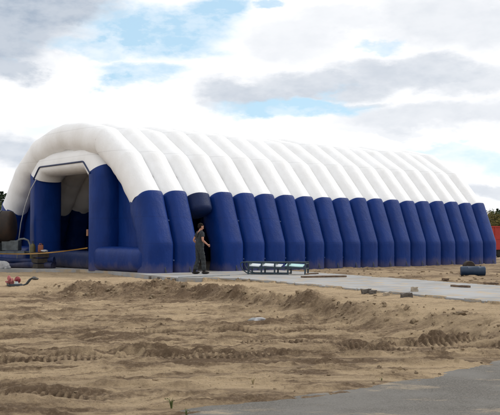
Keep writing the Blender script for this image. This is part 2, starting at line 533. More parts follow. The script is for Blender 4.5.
    damp = damp + 0.25 * sstep(brk2, 0.57, 0.69)
    wv = fbm(x * 0.25, y * 0.4, 141, 3) * 5.0
    s2 = 1 - np.abs(2 * fbm(x * 0.22, y * 2.1 - 0.26 * x + wv, 143, 4, 0.6) - 1)
    s3 = 1 - np.abs(2 * fbm(x * 0.30 + 5, y * 3.4 - 0.3 * x + wv * 1.4, 147, 3, 0.6) - 1)
    h = h + fore * (0.10 * (s2 - 0.75) + 0.05 * (s3 - 0.75))
    damp = damp + fore * (0.55 * sstep(s2, 0.90, 0.985) * sstep(fbm(x * 1.3, y * 3, 149, 4, .6), .35, .6) + 0.5 * sstep(0.68 - s3, 0.0, 0.25) * sstep(fbm(x * .9, y * 2, 151, 4, .6), .4, .6))
    cl = fbm(x * 5.5, y * 5.5, 81, 4, 0.6)
    h = h + 0.055 * sstep(cl, 0.54, 0.8) * (0.2 + lumpy * 1.4) + 0.035 * (fbm(x * 11, y * 11, 85, 3, .6) - .5)
    # left foreground heap of darker soil
    g = np.exp(-(((x + 2.35) / 0.5) ** 2 + ((y - 8.9) / 0.7) ** 2))
    h = h + 0.09 * g * (0.4 + pk); damp = damp + 0.8 * g * sstep(pk, .3, .6)
    # strip between the path and the hall
    right = sstep(x - (6.62 - (y - 23.7) * 0.465), 0.0, 0.4) * sstep(y, 16, 20)
    hr_ = -0.035 + 0.07 * (fbm(x * 0.8, y * 0.8, 91, 5, 0.6) - 0.45) + 0.05 * sstep(fbm(x * 2.2, y * 2.2, 95, 4), 0.55, 0.8)
    h = h * (1 - right) + hr_ * right
    damp = damp * (1 - right) + right * (0.35 + 0.5 * sstep(fbm(x * 0.9, y * 0.9, 97, 4), 0.4, 0.65))
    # under the concrete and under the hall
    sdist = poly_dist(x, y, SLAB)
    spl = 0.55 * np.clip(fbm(x * 1.7, y * 1.7, 161, 5, .6) - 0.44, 0, 1)
    h = np.where(sdist < 0.03, np.where((sdist > -spl) & (x > -1.5), 0.010 + 0.02 * (spl + sdist), np.minimum(h, -0.26)), h)
    near = np.exp(-np.clip(sdist, 0, 9) / 0.35) * (sdist > 0)
    side = sstep(x, -1.5, 1.0) * (1 - right)
    bnk = np.exp(-np.clip(sdist, 0, 9) / 0.55) * (sdist > 0)
    h = h * (1 - side * bnk) + (-0.012 - 0.05 * (1 - cl)) * side * bnk
    h = h - near * 0.05 * (1 - right) * (1 - side)
    uu = (x - HC[0]) * HU[0] + (y - HC[1]) * HU[1]; vv = (x - HC[0]) * HV[0] + (y - HC[1]) * HV[1]
    hall = (uu > 0.3) & (uu < 19.6) & (vv > 0.3) & (vv < 13.6)
    h = np.where(hall, -0.2, h)
    # towards the asphalt the sand thins out and spills over its edge
    re = road_edge(x) + (fbm(x * 2.3, y * 2.3, 101, 5, .6) - 0.5) * 0.16 + 0.16
    e = y - re
    spill = sstep(e, -0.12, 0.7)
    h = np.where(e < 3, -0.475 * (1 - spill) + np.maximum(h, -0.44 + 0.01 * e) * spill, h)
    h = np.where(y < 6, -0.48, h)
    # far ground levels out
    farf = sstep(np.hypot(x, y), 60, 90)
    h = h * (1 - farf) + (-0.15) * farf
    return h, np.clip(damp, 0, 1)


HC = (-3.03, 32.1)                 # near corner of the hall
HU = (0.770, 0.638)                # along the hall
HV = (-0.638, 0.770)               # across its front
HROT = math.atan2(HU[1], HU[0])


def gz(x, y):
    return float(terrain(np.array([float(x)]), np.array([float(y)]))[0][0])


def build_ground():
    ys = [-30, -10, 0, 4, 6, 7]
    y = 7.0
    while y < 31: y += max(0.024, 0.0022 * (y - 1)); ys.append(y)
    while y < 60: y += 0.25; ys.append(y)
    while y < 2600: y *= 1.18; ys.append(y)
    ts = list(np.linspace(-0.40, 0.40, 900))
    k, st = 0.40, 0.003
    ext = []
    while k < 30: st *= 1.33; k += st; ext.append(k)
    ts = [-e for e in ext[::-1]] + ts + ext
    ts = np.array(ts); ys = np.array(ys)
    # columns fan out with distance, so near sand gets finer faces
    spread = np.maximum(ys + 4.0, 9.0)
    X = spread[:, None] * ts[None, :]
    Y = np.repeat(ys[:, None], len(ts), 1)
    Z, Dm = terrain(X.ravel(), Y.ravel())
    V = np.stack([X.ravel(), Y.ravel(), Z], 1)
    nr, nc = X.shape
    i = np.arange(nr - 1)[:, None] * nc + np.arange(nc - 1)[None, :]
    Fq = np.stack([i, i + 1, i + nc + 1, i + nc], -1).reshape(-1, 4)
    me = bpy.data.meshes.new('sand_ground')
    me.vertices.add(len(V)); me.vertices.foreach_set('co', V.ravel())
    me.loops.add(Fq.size); me.loops.foreach_set('vertex_index', Fq.ravel())
    me.polygons.add(len(Fq))
    me.polygons.foreach_set('loop_start', np.arange(0, Fq.size, 4))
    me.polygons.foreach_set('use_smooth', np.ones(len(Fq), bool))
    me.update(calc_edges=True)
    a = me.attributes.new('damp', 'FLOAT', 'POINT'); a.data.foreach_set('value', Dm.astype(np.float32))
    me.materials.append(M['sand'])
    tag(link_mesh('sand_ground', me), kind='structure')


build_ground()


def prism(name, poly, z1, z0, m):
    bm = bmesh.new()
    top = [bm.verts.new((p[0], p[1], z1)) for p in poly]
    bot = [bm.verts.new((p[0], p[1], z0)) for p in poly]
    bm.faces.new(top)
    n = len(poly)
    for i in range(n): bm.faces.new((top[i], bot[i], bot[(i + 1) % n], top[(i + 1) % n]))
    bmesh.ops.recalc_face_normals(bm, faces=bm.faces)
    bmesh.ops.triangulate(bm, faces=[f for f in bm.faces if len(f.verts) > 4])
    me = bpy.data.meshes.new(name); bm.to_mesh(me); bm.free()
    me.materials.append(m)
    return link_mesh(name, me)


def rough_poly(poly, step, amp, seed):
    rnd = random.Random(seed); out = []
    for i in range(len(poly)):
        a, b = Vector(poly[i]), Vector(poly[(i + 1) % len(poly)])
        n = max(1, int((b - a).length / step))
        for k in range(n):
            p = a.lerp(b, k / n)
            out.append((p.x + rnd.uniform(-amp, amp), p.y + rnd.uniform(-amp, amp)))
    return out


tag(prism('concrete_path', rough_poly(SLAB, 0.5, 0.035, 3), 0.0, -0.62, M['concrete']), kind='structure')
rp = [(x - .2, y + .45) for x, y in ROAD]
road_poly = [(-14, road_edge(np.array([-14.0]))[0] if False else -3.5), (-0.95 - 5.4, 4.4)] + rp + [(30, 32), (40, 20), (20, -12), (-14, -12)]
tag(prism('asphalt_road', road_poly, -0.45, -0.52, M['asphalt']), kind='structure')

# ------------------------------------------------------------------ the inflatable hall
W = 13.45
NR, PITCH = 19, 1.085
HALF = [(0.0, -0.03), (0.0, 1.06), (0.70, 3.0), (2.06, 4.55), (3.75, 5.62), (5.45, 6.0), (6.95, 6.10)]
PROFILE = HALF + [(W - a, b) for a, b in HALF[-2::-1]]


def resample(poly, step, smooth):
    pts = []
    for i in range(len(poly) - 1):
        a, b = Vector(poly[i]), Vector(poly[i + 1])
        n = max(1, round((b - a).length / step))
        pts += [a.lerp(b, k / n) for k in range(n)]
    pts.append(Vector(poly[-1]))
    for _ in range(smooth):
        q = pts[:]
        for i in range(1, len(pts) - 1): q[i] = (pts[i - 1] + 2 * pts[i] + pts[i + 1]) / 4
        pts = q
    return pts


def sup(c, e): return math.copysign(abs(c) ** e, c)


def section(p, nrm, a, b, e, u0, n=28, wob=None):
    """ring of an inflated tube: half width a along u, half depth b along the outward normal, outermost line at p"""
    ring = []
    for k in range(n):
        th = 2 * math.pi * k / n
        du = a * sup(math.cos(th), e); dn = b * sup(math.sin(th), e)
        if wob: dn += wob(th)
        ring.append(Vector((u0 + du, p.x + nrm.x * (dn - b), p.y + nrm.y * (dn - b))))
    return ring


def frames(pts, flip=1):
    out = []
    for i, p in enumerate(pts):
        a, b = pts[max(0, i - 1)], pts[min(len(pts) - 1, i + 1)]
        d = (b - a).normalized()
        out.append((p, Vector((-d.y, d.x)) * flip))
    return out


PTS = resample(PROFILE, 0.07, 1)
FR = frames(PTS)
BLUE_TOP = 2.98
iR = next(i for i, p in enumerate(PTS) if p.y > BLUE_TOP)
iL = len(PTS) - 1 - iR


def rib_meshes(seed):
    rnd = random.Random(seed)
    ph = [rnd.uniform(0, 6) for _ in range(6)]

    def wobble(s):
        return 0.020 * math.sin(s * 1.7 + ph[0]) + 0.013 * math.sin(s * 4.3 + ph[1]) + 0.007 * math.sin(s * 9.1 + ph[2])
    A, B = 0.558, 0.60
    # white crown
    mb = MB(); rings = []
    for i in range(iR - 1, iL + 2):
        p, n = FR[i]
        w = wobble(i * 0.07)
        rings.append(section(p - n * 0.015, n, A * 0.995, B + w, 0.90, 0.0, 36))
    mb.rings(rings, True)
    white = mb.mesh('arch_rib', M['white'], True, 60)
    legs = []
    for side in (0, 1):
        mb = MB(); rings = []
        rng = range(0, iR + 1) if side == 0 else range(len(PTS) - 1, iL - 1, -1)
        rng = list(rng)
        for j, i in enumerate(rng):
            p, n = FR[i]
            left = len(rng) - 1 - j
            g = 1.0 if left > 1 else (0.985 if left == 1 else 0.93)
            grow = 1.0 + 0.02 * math.exp(-left / 3.0)
            w = wobble(i * 0.09 + 2)
            rings.append(section(p - n * (-0.02 * g), n, 0.531 * g * grow, (B + 0.02 + w) * g, 0.66, 0.0, 36))
        mb.rings(rings, True)
        legs.append(mb.mesh('leg', M['blue'], True, 70))
    return white, legs


hall = empty('inflatable_hall', (HC[0], HC[1], 0), HROT,
             'long inflatable hall with white ribbed roof and dark blue legs on the concrete', 'inflatable hall')
variants = [rib_meshes(s) for s in range(7)]
# small grey patch near the lower end of the white part and two straps in the valley between legs
ip = next(i for i, p in enumerate(PTS) if p.y > 3.75)
mb = MB(); p, n = FR[ip]
mb.lump((0.50, p.x - n.x * 0.34, p.y - n.y * 0.34), (0.055, 0.075, 0.05), 3, 2, 0.15)
patch_me = mb.mesh('patch', M['patch'])
strap_me = []
for hh in (1.95, 0.42):
    i = next(k for k, p in enumerate(PTS) if p.y > hh)
    p, n = FR[i]; mb = MB()
    mb.box((PITCH / 2, p.x - n.x * 0.26, p.y - n.y * 0.26), (0.30, 0.03, 0.05), Matrix.Rotation(0.15, 3, 'Y'), 0.008)
    strap_me.append(mb.mesh('strap', M['strap'], False))
DOOR = 2
# webbing strap that ties the foot of a leg down to a short stake
mb = MB()
mb.box((0.0, -0.028, 0.13), (0.035, 0.010, 0.24), Matrix.Rotation(R(-9), 3, 'X'))
mb.tube([(0.0, -0.13, -0.06), (0.0, -0.085, 0.10)], 0.012, 6)
anchor_me = mb.mesh('anchor_strap', M['steel'], False)
for k in range(NR):
    white, legs = variants[(k * 3) % 7]
    rb = link_mesh('arch_rib', white, hall)
    rr = random.Random(100 + k)
    rb.location = (k * PITCH, 0, 0)
    rb.scale = (1, 1, 1 + rr.uniform(-0.009, 0.009))
    rb.rotation_euler = (0, R(rr.uniform(-0.5, 0.5)), 0)
    if k == DOOR:
        # the side door: this leg stops short, a rounded blue stump over the opening
        mb = MB(); rings = []
        i0 = next(i for i, p in enumerate(PTS) if p.y > 2.42)
        for j, i in enumerate(range(i0 - 2, iR + 1)):
            p, n = FR[i]
            g = (0.72, 0.9, 1.0)[j] if j < 3 else (1.0 if i < iR else 0.93)
            rings.append(section(p + n * (0.0 if j > 2 else -0.5 * (1 - g)), n, 0.55 * min(1, g + 0.05), 0.60 * g, 0.80, 0.0))
        mb.rings(rings, True)
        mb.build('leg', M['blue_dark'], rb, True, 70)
    else:
        link_mesh('leg', legs[0], rb)
    link_mesh('leg', legs[1], rb)
    if k < NR - 1:
        link_mesh('patch', patch_me, rb)
        for j, s in enumerate(strap_me):
            if not (k in (DOOR - 1, DOOR)): link_mesh('strap', s, rb)
    if k != DOOR: link_mesh('anchor_strap', anchor_me, rb)


def prof_h(v):
    pts = PTS
    best = 0
    for i in range(len(pts) - 1):
        a, b = pts[i], pts[i + 1]
        if min(a.x, b.x) <= v <= max(a.x, b.x) and abs(b.x - a.x) > 1e-6:
            t = (v - a.x) / (b.x - a.x)
            best = max(best, a.y + (b.y - a.y) * t)
    return best


def light_block_sheet(side, u0, u1):  # sheet added behind the legs: blocks light leaking in, darkens their gaps
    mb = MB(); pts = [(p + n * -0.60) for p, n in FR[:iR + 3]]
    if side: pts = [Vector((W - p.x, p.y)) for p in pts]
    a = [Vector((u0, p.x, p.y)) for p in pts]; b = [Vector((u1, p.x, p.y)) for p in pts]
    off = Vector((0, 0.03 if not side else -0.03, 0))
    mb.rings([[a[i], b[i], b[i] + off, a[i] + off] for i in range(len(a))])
    mb.build('added_light_block', M['blue_dark'], hall, False)


light_block_sheet(0, -0.2, 1.5 * PITCH - 0.03); light_block_sheet(0, 2.5 * PITCH + 0.03, (NR - 1) * PITCH + 0.2); light_block_sheet(1, -0.2, (NR - 1) * PITCH + 0.2)


def end_wall(name, u0, opening, split):
    mb = MB(); N = 60
    vs = [0.62 + (W - 1.24) * i / N for i in range(N + 1)]
    def bulge(v, z): return 0.03 * math.sin(v * 2.3) * math.sin(z * 0.9)
    for i in range(N):
        a, b = vs[i], vs[i + 1]
        lo = opening[2] if opening and opening[0] < (a + b) / 2 < opening[1] else -0.02
        ha, hb = prof_h(a) - 0.6, prof_h(b) - 0.6
        zs = [0, 1] if not split else [0, split, 1]
        M_ = 10
        for j in range(M_):
            za0, za1 = lo + (ha - lo) * j / M_, lo + (ha - lo) * (j + 1) / M_
            zb0, zb1 = lo + (hb - lo) * j / M_, lo + (hb - lo) * (j + 1) / M_
            mb.cur = 1 if (split and (za0 + zb1) / 2 > split) else 0
            mb.add([(u0 + bulge(a, za0), a, za0), (u0 + bulge(b, zb0), b, zb0), (u0 + bulge(b, zb1), b, zb1), (u0 + bulge(a, za1), a, za1)], [[0, 1, 2, 3]])
    o = mb.build(name, [M['blue'], M['white']], hall, True)
    bm = bmesh.new(); bm.from_mesh(o.data); bmesh.ops.remove_doubles(bm, verts=bm.verts, dist=0.002); bmesh.ops.recalc_face_normals(bm, faces=bm.faces); bm.to_mesh(o.data); bm.free()
    sm = o.modifiers.new('solid', 'SOLIDIFY'); sm.thickness = 0.06
    return o


end_wall('front_wall', 0.42, (4.6, 9.45, 4.3), None)
end_wall('back_wall', (NR - 1) * PITCH - 0.05, None, 3.0)

# entrance portal: one mitred inflated arch, blue legs, white lintel, navy piping on its front seam
PV0, PV1 = 4.6, 9.45
PORTAL = [(PV0, -0.03), (PV0, 3.84), (PV0 + 0.52, 4.30), (PV1 - 0.52, 4.30), (PV1, 3.84), (PV1, -0.03)]


def portal_piece(seg, e, mats, name, parent, bin_=0.36):
    mb = MB(); rings = []
    for (p, nrm, b) in seg:
        ring = []
        for k in range(32):
            th = 2 * math.pi * k / 32
            du = 0.64 * sup(math.cos(th), e); dn = (b if math.sin(th) > 0 else b * bin_) * sup(math.sin(th), e)
            ring.append(Vector((0.20 + du, p[0] + nrm[0] * dn, p[1] + nrm[1] * dn)))
        rings.append(ring)
    mb.rings(rings, True)
    return mb.build(name, mats, parent, True, 60)


portal = link_mesh('portal', bpy.data.meshes.new('portal'), hall)
bpy.data.objects.remove(portal)


def dense(a, b, n): return [((a[0] + (b[0] - a[0]) * i / n, a[1] + (b[1] - a[1]) * i / n)) for i in range(n + 1)]


c22, s22 = math.cos(R(20.6)), math.sin(R(20.6))
k1 = 1 / math.cos(R(20.6))
lin = []
lin += [((PV0, 3.80), (-1, 0), 0.82), ((PV0, 3.84), (-c22, s22), 0.83 * k1)]
lin += [((PV0 + .26, 4.07), (-0.66, 0.75), 0.74)]
lin += [((PV0 + .52, 4.30), (-0.36, 0.93), 0.74)]
lin += [((PV0 + .9 + (PV1 - PV0 - 1.8) * i / 8, 4.30), (0, 1), 0.70) for i in range(9)]
lin += [((PV1 - .52, 4.30), (0.36, 0.93), 0.74)]
lin += [((PV1 - .26, 4.07), (0.66, 0.75), 0.74)]
lin += [((PV1, 3.84), (c22, s22), 0.83 * k1), ((PV1, 3.80), (1, 0), 0.82)]
lin = lin[1:-1]
lintel = portal_piece(lin, 0.86, M['white'], 'portal_lintel', hall, 0.55)
for vv, sg in ((PV0, -1), (PV1, 1)):
    seg = [((vv, -0.03 + 3.3 * i / 12), (sg, 0), 0.84 + 0.012 * math.sin(i * 1.3)) for i in range(13)]
    seg += [((vv, 3.55), (sg * 0.985, 0.17), 0.85), ((vv, 3.84), (sg * c22, s22), 0.845 * k1), ((vv + 0.0, 3.87), (sg * c22, s22), 0.78 * k1)]
    portal_piece(seg, 0.8, M['blue'], 'portal_leg', hall)
mb = MB()
pl = [(-0.45, p[0], p[1]) for p in resample([(PV0 - 0.02, 3.80), (PV0 + 0.52, 4.30), (PV1 - 0.52, 4.30), (PV1 + 0.02, 3.80)], 0.1, 1)]
mb.tube(pl, 0.036, 8)
mb.build('portal_piping', M['piping'], hall)
# base tubes along the front and a lower one across the entrance
def base_tube(v0, v1, r, u0, name, m):
    mb = MB(); pts = []; rs = []
    N = 22
    for i in range(N + 1):
        t = i / N
        v = v0 + (v1 - v0) * t
        e = min(1.0, min(t, 1 - t) / 0.08)
        pts.append((u0, v, r * 0.97 + 0.006 * math.sin(i * 1.9))); rs.append(r * (0.6 + 0.4 * math.sqrt(max(0, 1 - (1 - e) ** 2))))
    rings = []
    for p_, rr_ in zip(pts, rs):
        rings.append([Vector((p_[0] + rr_ * sup(math.cos(q * math.pi / 18), 0.66), p_[1], p_[2] + rr_ * sup(math.sin(q * math.pi / 18), 0.66))) for q in range(36)])
    mb.rings(rings)
    mb.build(name, m, hall, True, 70)
base_tube(0.55, 4.22, 0.47, -0.10, 'base_tube', M['blue'])
base_tube(9.9, 13.6, 0.45, -0.05, 'base_tube', M['blue'])
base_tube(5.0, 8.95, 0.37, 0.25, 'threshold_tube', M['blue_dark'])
mb = MB(); mb.box((-0.36, 4.90, 1.46), (0.05, 0.12, 0.26), None, 0.015)
mb.build('tag_strip', M['tan'], hall, False)
# pale tether rope beside the left leg of the front arch
mb = MB()
mb.tube([(-0.44, 9.22, 3.80), (-0.60, 9.45, 3.35), (-0.66, 9.88, 2.6), (-0.68, 10.2, 1.9), (-0.68, 10.42, 1.1), (-0.68, 10.6, 0.02)], 0.02, 6)
mb.build('tether_rope', M['rope'], hall)
# inside floor
fl = [(-0.4, 0.2), (NR * PITCH - .6, 0.2), (NR * PITCH - .6, W - 0.2), (-0.4, W - 0.2)]
flw = [(HC[0] + a * HU[0] + b * HV[0], HC[1] + a * HU[1] + b * HV[1]) for a, b in fl]
tag(prism('hall_floor', flw, -0.006, -0.16, M['concrete']), kind='structure')


def hall_pt(u, v, z=0.0): return Vector((HC[0] + u * HU[0] + v * HV[0], HC[1] + u * HU[1] + v * HV[1], z))


# ------------------------------------------------------------------ walking man
def skin_mesh(name, nodes, edges, mats, sub=2, root=0):
    """nodes: [(pos, (rx, ry))]"""
    me = bpy.data.meshes.new(name)
    me.from_pydata([n[0] for n in nodes], edges, [])
    o = bpy.data.objects.new(name, me); COL.objects.link(o)
    o.modifiers.new('skin', 'SKIN').use_smooth_shade = True
    for i, n in enumerate(nodes):
        sv = me.skin_vertices[0].data[i]
        r_ = n[1] if isinstance(n[1], tuple) else (n[1], n[1])
        sv.radius = r_; sv.use_root = (i == root)
    s = o.modifiers.new('sub', 'SUBSURF'); s.levels = sub; s.render_levels = sub
    dg = bpy.context.evaluated_depsgraph_get()
    out = bpy.data.meshes.new_from_object(o.evaluated_get(dg))
    bpy.data.objects.remove(o)
    out.name = name
    out.materials.clear()
    out.materials.append(mats)
    for p in out.polygons: p.use_smooth = True
    return out


def build_man():
    pos = at(199.5, 274.0, 0.0)
    man = empty('person', pos, R(28), 'man in dark grey overalls with bare forearms walking past the open side door', 'person')
    # local: x forward, y left, z up
    pel = (0, 0, 0.94)
    J = dict(belly=(0.01, 0, 1.08), chest=(0.03, 0, 1.30), neck0=(0.02, 0, 1.47), neck1=(0.045, 0, 1.54), head0=(0.065, 0, 1.62), head1=(0.06, 0, 1.70),
             shR=(0.02, -0.185, 1.43), elR=(0.00, -0.275, 1.16), wrR=(0.20, -0.235, 1.02),
             shL=(0.02, 0.185, 1.43), elL=(-0.10, 0.27, 1.17), wrL=(0.08, 0.22, 1.00),
             hipR=(0, -0.095, 0.90), knR=(0.10, -0.10, 0.50), anR=(0.13, -0.10, 0.09),
             hipL=(0, 0.095, 0.90), knL=(0.00, 0.10, 0.50), anL=(-0.14, 0.10, 0.09))
    def mid(a, b, t): return tuple(a[i] + (b[i] - a[i]) * t for i in range(3))
    nodes, edges, idx = [], [], {}
    def nd(name, p, r, par=None):
        idx[name] = len(nodes); nodes.append((p, r))
        if par is not None: edges.append((idx[par], idx[name]))
    nd('pel', pel, (0.15, 0.11))
    nd('belly', J['belly'], (0.145, 0.105), 'pel'); nd('chest', J['chest'], (0.165, 0.115), 'belly')
    nd('neck0', J['neck0'], 0.062, 'chest'); nd('neck1', J['neck1'], 0.055, 'neck0')
    nd('jaw', (0.075, 0, 1.595), (0.06, 0.072), 'neck1'); nd('head0', (0.062, 0, 1.66), (0.076, 0.092), 'jaw'); nd('head1', (0.05, 0, 1.72), (0.062, 0.078), 'head0')
    for s in 'RL':
        nd('sh' + s, J['sh' + s], 0.062, 'chest')
        nd('ua' + s, mid(J['sh' + s], J['el' + s], 0.5), 0.050, 'sh' + s)
        nd('el' + s, J['el' + s], 0.040, 'ua' + s)
        nd('fa' + s, mid(J['el' + s], J['wr' + s], 0.35), 0.040, 'el' + s)
        nd('wr' + s, J['wr' + s], 0.026, 'fa' + s)
        d = (Vector(J['wr' + s]) - Vector(J['el' + s])).normalized()
        nd('pa' + s, tuple(Vector(J['wr' + s]) + d * 0.06), (0.036, 0.020), 'wr' + s)
        nd('hip' + s, J['hip' + s], 0.092, 'pel')
        nd('th' + s, mid(J['hip' + s], J['kn' + s], 0.45), 0.080, 'hip' + s)
        nd('kn' + s, J['kn' + s], 0.056, 'th' + s)
        nd('ca' + s, mid(J['kn' + s], J['an' + s], 0.35), 0.054, 'kn' + s)
        nd('an' + s, J['an' + s], 0.036, 'ca' + s)
    body = link_mesh('body', skin_mesh('body', nodes, edges, M['skin']), man)
    # hands: five fingers each, joined into the body mesh; face features likewise
    extra = MB()
    for s, sg in (('R', -1), ('L', 1)):
        wr, el = Vector(J['wr' + s]), Vector(J['el' + s])
        d = (wr - el).normalized()
        side = d.cross(Vector((0, sg, 0.2))).normalized()      # across the knuckles
        inw = Vector((0, -sg, 0.1)); inw = (inw - d * inw.dot(d)).normalized()
        if side.z < 0: side = -side
        palm = wr + d * 0.085
        for q, (off, ln) in enumerate(((0.028, 0.072), (0.010, 0.082), (-0.009, 0.076), (-0.027, 0.060))):
            p0 = palm + side * off - d * 0.015
            p1 = p0 + d * ln * 0.45 + inw * 0.006
            p2 = p1 + (d * 0.75 + inw * 0.65).normalized() * ln * 0.35
            p3 = p2 + (d * 0.35 + inw * 0.9).normalized() * ln * 0.25
            extra.tube([p0, p1, p2, p3], [0.0098, 0.009, 0.008, 0.0062], 8)
        t0 = wr + d * 0.035 + side * 0.026
        extra.tube([t0, t0 + d * 0.03 + side * 0.022 + inw * 0.01, t0 + d * 0.06 + side * 0.03 + inw * 0.02], [0.012, 0.0105, 0.008], 8)
    # nose, ears, brow, chin, lips
    extra.lump((0.146, 0, 1.635), (0.016, 0.012, 0.024), 1, 2, 0.1)
    extra.lump((0.135, 0, 1.575), (0.026, 0.028, 0.018), 2, 2, 0.05)
    extra.lump((0.146, 0, 1.598), (0.010, 0.024, 0.006), 3, 2, 0.05)
    extra.lump((0.134, 0, 1.672), (0.016, 0.05, 0.010), 4, 2, 0.05)
    for sg in (-1, 1): extra.lump((0.05, sg * 0.082, 1.64), (0.020, 0.010, 0.034), 5, 2, 0.1)
    tmp = extra.mesh('tmp', M['skin'])
    bm = bmesh.new(); bm.from_mesh(body.data); bm.from_mesh(tmp); bm.to_mesh(body.data); bm.free()
    for p in body.data.polygons: p.use_smooth = True
    mb = MB()
    for sg in (-1, 1):
        mb = MB(); mb.lump((0.138, sg * 0.032, 1.652), (0.006, 0.011, 0.006), 6, 2, 0.0); mb.build('eye', M['eye'], man)
    # hair
    mb = MB(); mb.lump((0.040, 0, 1.700), (0.100, 0.086, 0.076), 8, 3, 0.04); mb.lump((0.0, 0, 1.645), (0.058, 0.078, 0.072), 9, 3, 0.05)
    mb.build('hair', M['hair'], man)
    # shirt: torso and short sleeves
    n2, e2, id2 = [], [], {}
    def nd2(name, p, r, par=None):
        id2[name] = len(n2); n2.append((p, r))
        if par is not None: e2.append((id2[par], id2[name]))
    nd2('a', (0, 0, 0.96), (0.165, 0.125)); nd2('b', J['belly'], (0.164, 0.124), 'a'); nd2('c', J['chest'], (0.178, 0.130), 'b'); nd2('n', (0.02, 0, 1.46), 0.078, 'c')
    for s in 'RL':
        nd2('s' + s, J['sh' + s], 0.078, 'c'); nd2('u' + s, mid(J['sh' + s], J['el' + s], 0.45), 0.064, 's' + s); nd2('v' + s, mid(J['sh' + s], J['el' + s], 0.60), 0.062, 'u' + s)
    link_mesh('shirt', skin_mesh('shirt', n2, e2, M['shirt']), man)
    # overalls: trousers, bib and straps
    n3, e3, id3 = [], [], {}
    def nd3(name, p, r, par=None):
        id3[name] = len(n3); n3.append((p, r))
        if par is not None: e3.append((id3[par], id3[name]))
    nd3('p', pel, (0.172, 0.132)); nd3('w', (0.01, 0, 1.10), (0.178, 0.140), 'p'); nd3('c', (0.03, 0, 1.30), (0.178, 0.140), 'w')
    for s in 'RL':
        nd3('h' + s, J['hip' + s], 0.112, 'p'); nd3('t' + s, mid(J['hip' + s], J['kn' + s], 0.45), 0.102, 'h' + s)
        nd3('k' + s, J['kn' + s], 0.084, 't' + s); nd3('c' + s, mid(J['kn' + s], J['an' + s], 0.45), 0.082, 'k' + s)
        nd3('a' + s, mid(J['kn' + s], J['an' + s], 0.93), 0.080, 'c' + s)
    ov = link_mesh('overalls', skin_mesh('overalls', n3, e3, M['overall']), man)
    for v in ov.data.vertices:
        c_ = v.co
        v.co += v.normal * (0.010 * math.sin(c_.z * 46 + c_.x * 30 + 2.0 * math.sin(c_.y * 40)) * (1.0 if c_.z < 0.95 else 0.5) + 0.006 * math.sin(c_.z * 90 - c_.y * 50))
    for sg in (-1, 1):
        mb = MB()
        pts = [(0.145, sg * 0.085, 1.30), (0.125, sg * 0.095, 1.42), (0.03, sg * 0.105, 1.515), (-0.085, sg * 0.075, 1.42), (-0.115, sg * 0.03, 1.28)]
        mb.tube(pts, 0.020, 8); mb.build('strap', M['overall'], ov)
    # boots
    for s, pitch in (('R', 0.0), ('L', 0.0)):
        ax, ay, az = J['an' + s]
        mb = MB()
        mb.lump((ax + 0.055, ay, 0.045), (0.150, 0.050, 0.046), 11, 3, 0.05)
        mb.tube([(ax - 0.01, ay, 0.03), (ax, ay, 0.16)], [0.052, 0.055], 12)
        mb.build('boot', M['boot'], man)
    return man


build_man()

# ------------------------------------------------------------------ steel rack on the concrete
def build_rack():
    p0, p1 = at(241, 274.3), at(306, 274.9)
    ax = (p1 - p0); L = ax.length
    rk = empty('steel_rack', p0, math.atan2(ax.y, ax.x), 'low dark blue-green welded steel rack with five leg frames beside the blue wall', 'rack')
    D, H = 0.62, 0.42
    xs = [0.26, 0.72, 1.18, 1.64, L - 0.03]
    for y in (0, D):
        mb = MB(); mb.tube([(0.0, y, H - 0.02), (0.04, y, H), (L * 0.5, y, H - 0.006), (L, y, H)], 0.022, 8); mb.build('top_rail', M['rack'], rk)
        mb = MB(); mb.tube([(0.0, y, H - 0.02), (-0.02, y, H - 0.10), (0.06, y, 0.16), (0.20, y, 0.06), (0.36, y, 0.035), (L * 0.72, y, 0.035)], 0.020, 8); mb.build('runner', M['rack'], rk)
        for x in xs:
            mb = MB(); mb.box((x, y + 0.0, H / 2), (0.05, 0.05, H - 0.02), Matrix.Rotation(0.04, 3, 'Y')); mb.build('leg', M['rack'], rk, False)
    for x in xs:
        mb = MB(); mb.box((x, D / 2, H - 0.045), (0.045, D - 0.05, 0.04)); mb.box((x, D / 2, 0.21), (0.04, D - 0.05, 0.035)); mb.build('cross_bar', M['rack'], rk, False)
    mb = MB(); mb.box((L * 0.55, 0.0, 0.235), (L * 0.86, 0.035, 0.05)); mb.build('side_bar', M['rack'], rk, False)
    def lay(name, lx, lw, m, label):
        w = rk.matrix_world if False else Matrix.Translation(p0) @ Matrix.Rotation(math.atan2(ax.y, ax.x), 4, 'Z')
        mb = MB(); mb.box((0, 0, 0), (lw, D * 0.72, 0.025), Matrix.Rotation(R(3), 3, 'Y') @ Matrix.Rotation(R(9), 3, 'X'), 0.004)
        o = mb.build(name, m, None, False); o.location = w @ Vector((lx, D * 0.52, 0.315)); o.rotation_euler = (0, 0, rk.rotation_euler.z)
        tag(o, label, 'board', 'boards lying in the steel rack')
    lay('board', 0.42, 0.40, M['sheet'], 'short white board at the curved left end of the steel rack')
    lay('board', 1.02, 0.70, M['sheet'], 'long white board in the middle of the steel rack')
    lay('board', 1.82, 0.62, M['aqua'], 'pale aqua board at the right end of the steel rack')


build_rack()

# ------------------------------------------------------------------ boards, sticks and blocks
def plank(name, a, b, wdt, thk, m, label, cat, dz=0.0, group=None, tilt=0.0):
    a, b = Vector(a), Vector(b); d = b - a
    mb = MB(); N = 8
    rings = []
    rnd = random.Random(len(label))
    for i in range(N + 1):
        x = d.length * (i / N - 0.5)
        j = rnd.uniform(-0.006, 0.006)
        w_ = wdt / 2 * (0.9 + 0.1 * rnd.random())
        rings.append([Vector((x, -w_, j)), Vector((x, w_, j)), Vector((x, w_, thk + j)), Vector((x, -w_, thk + j))])
    mb.rings(rings)
    o = mb.build(name, m, None, False)
    o.location = (a + b) / 2 + Vector((0, 0, dz)); o.rotation_euler = (tilt, -math.atan2(d.z, math.hypot(d.x, d.y)), math.atan2(d.y, d.x))
    return tag(o, label, cat, group)


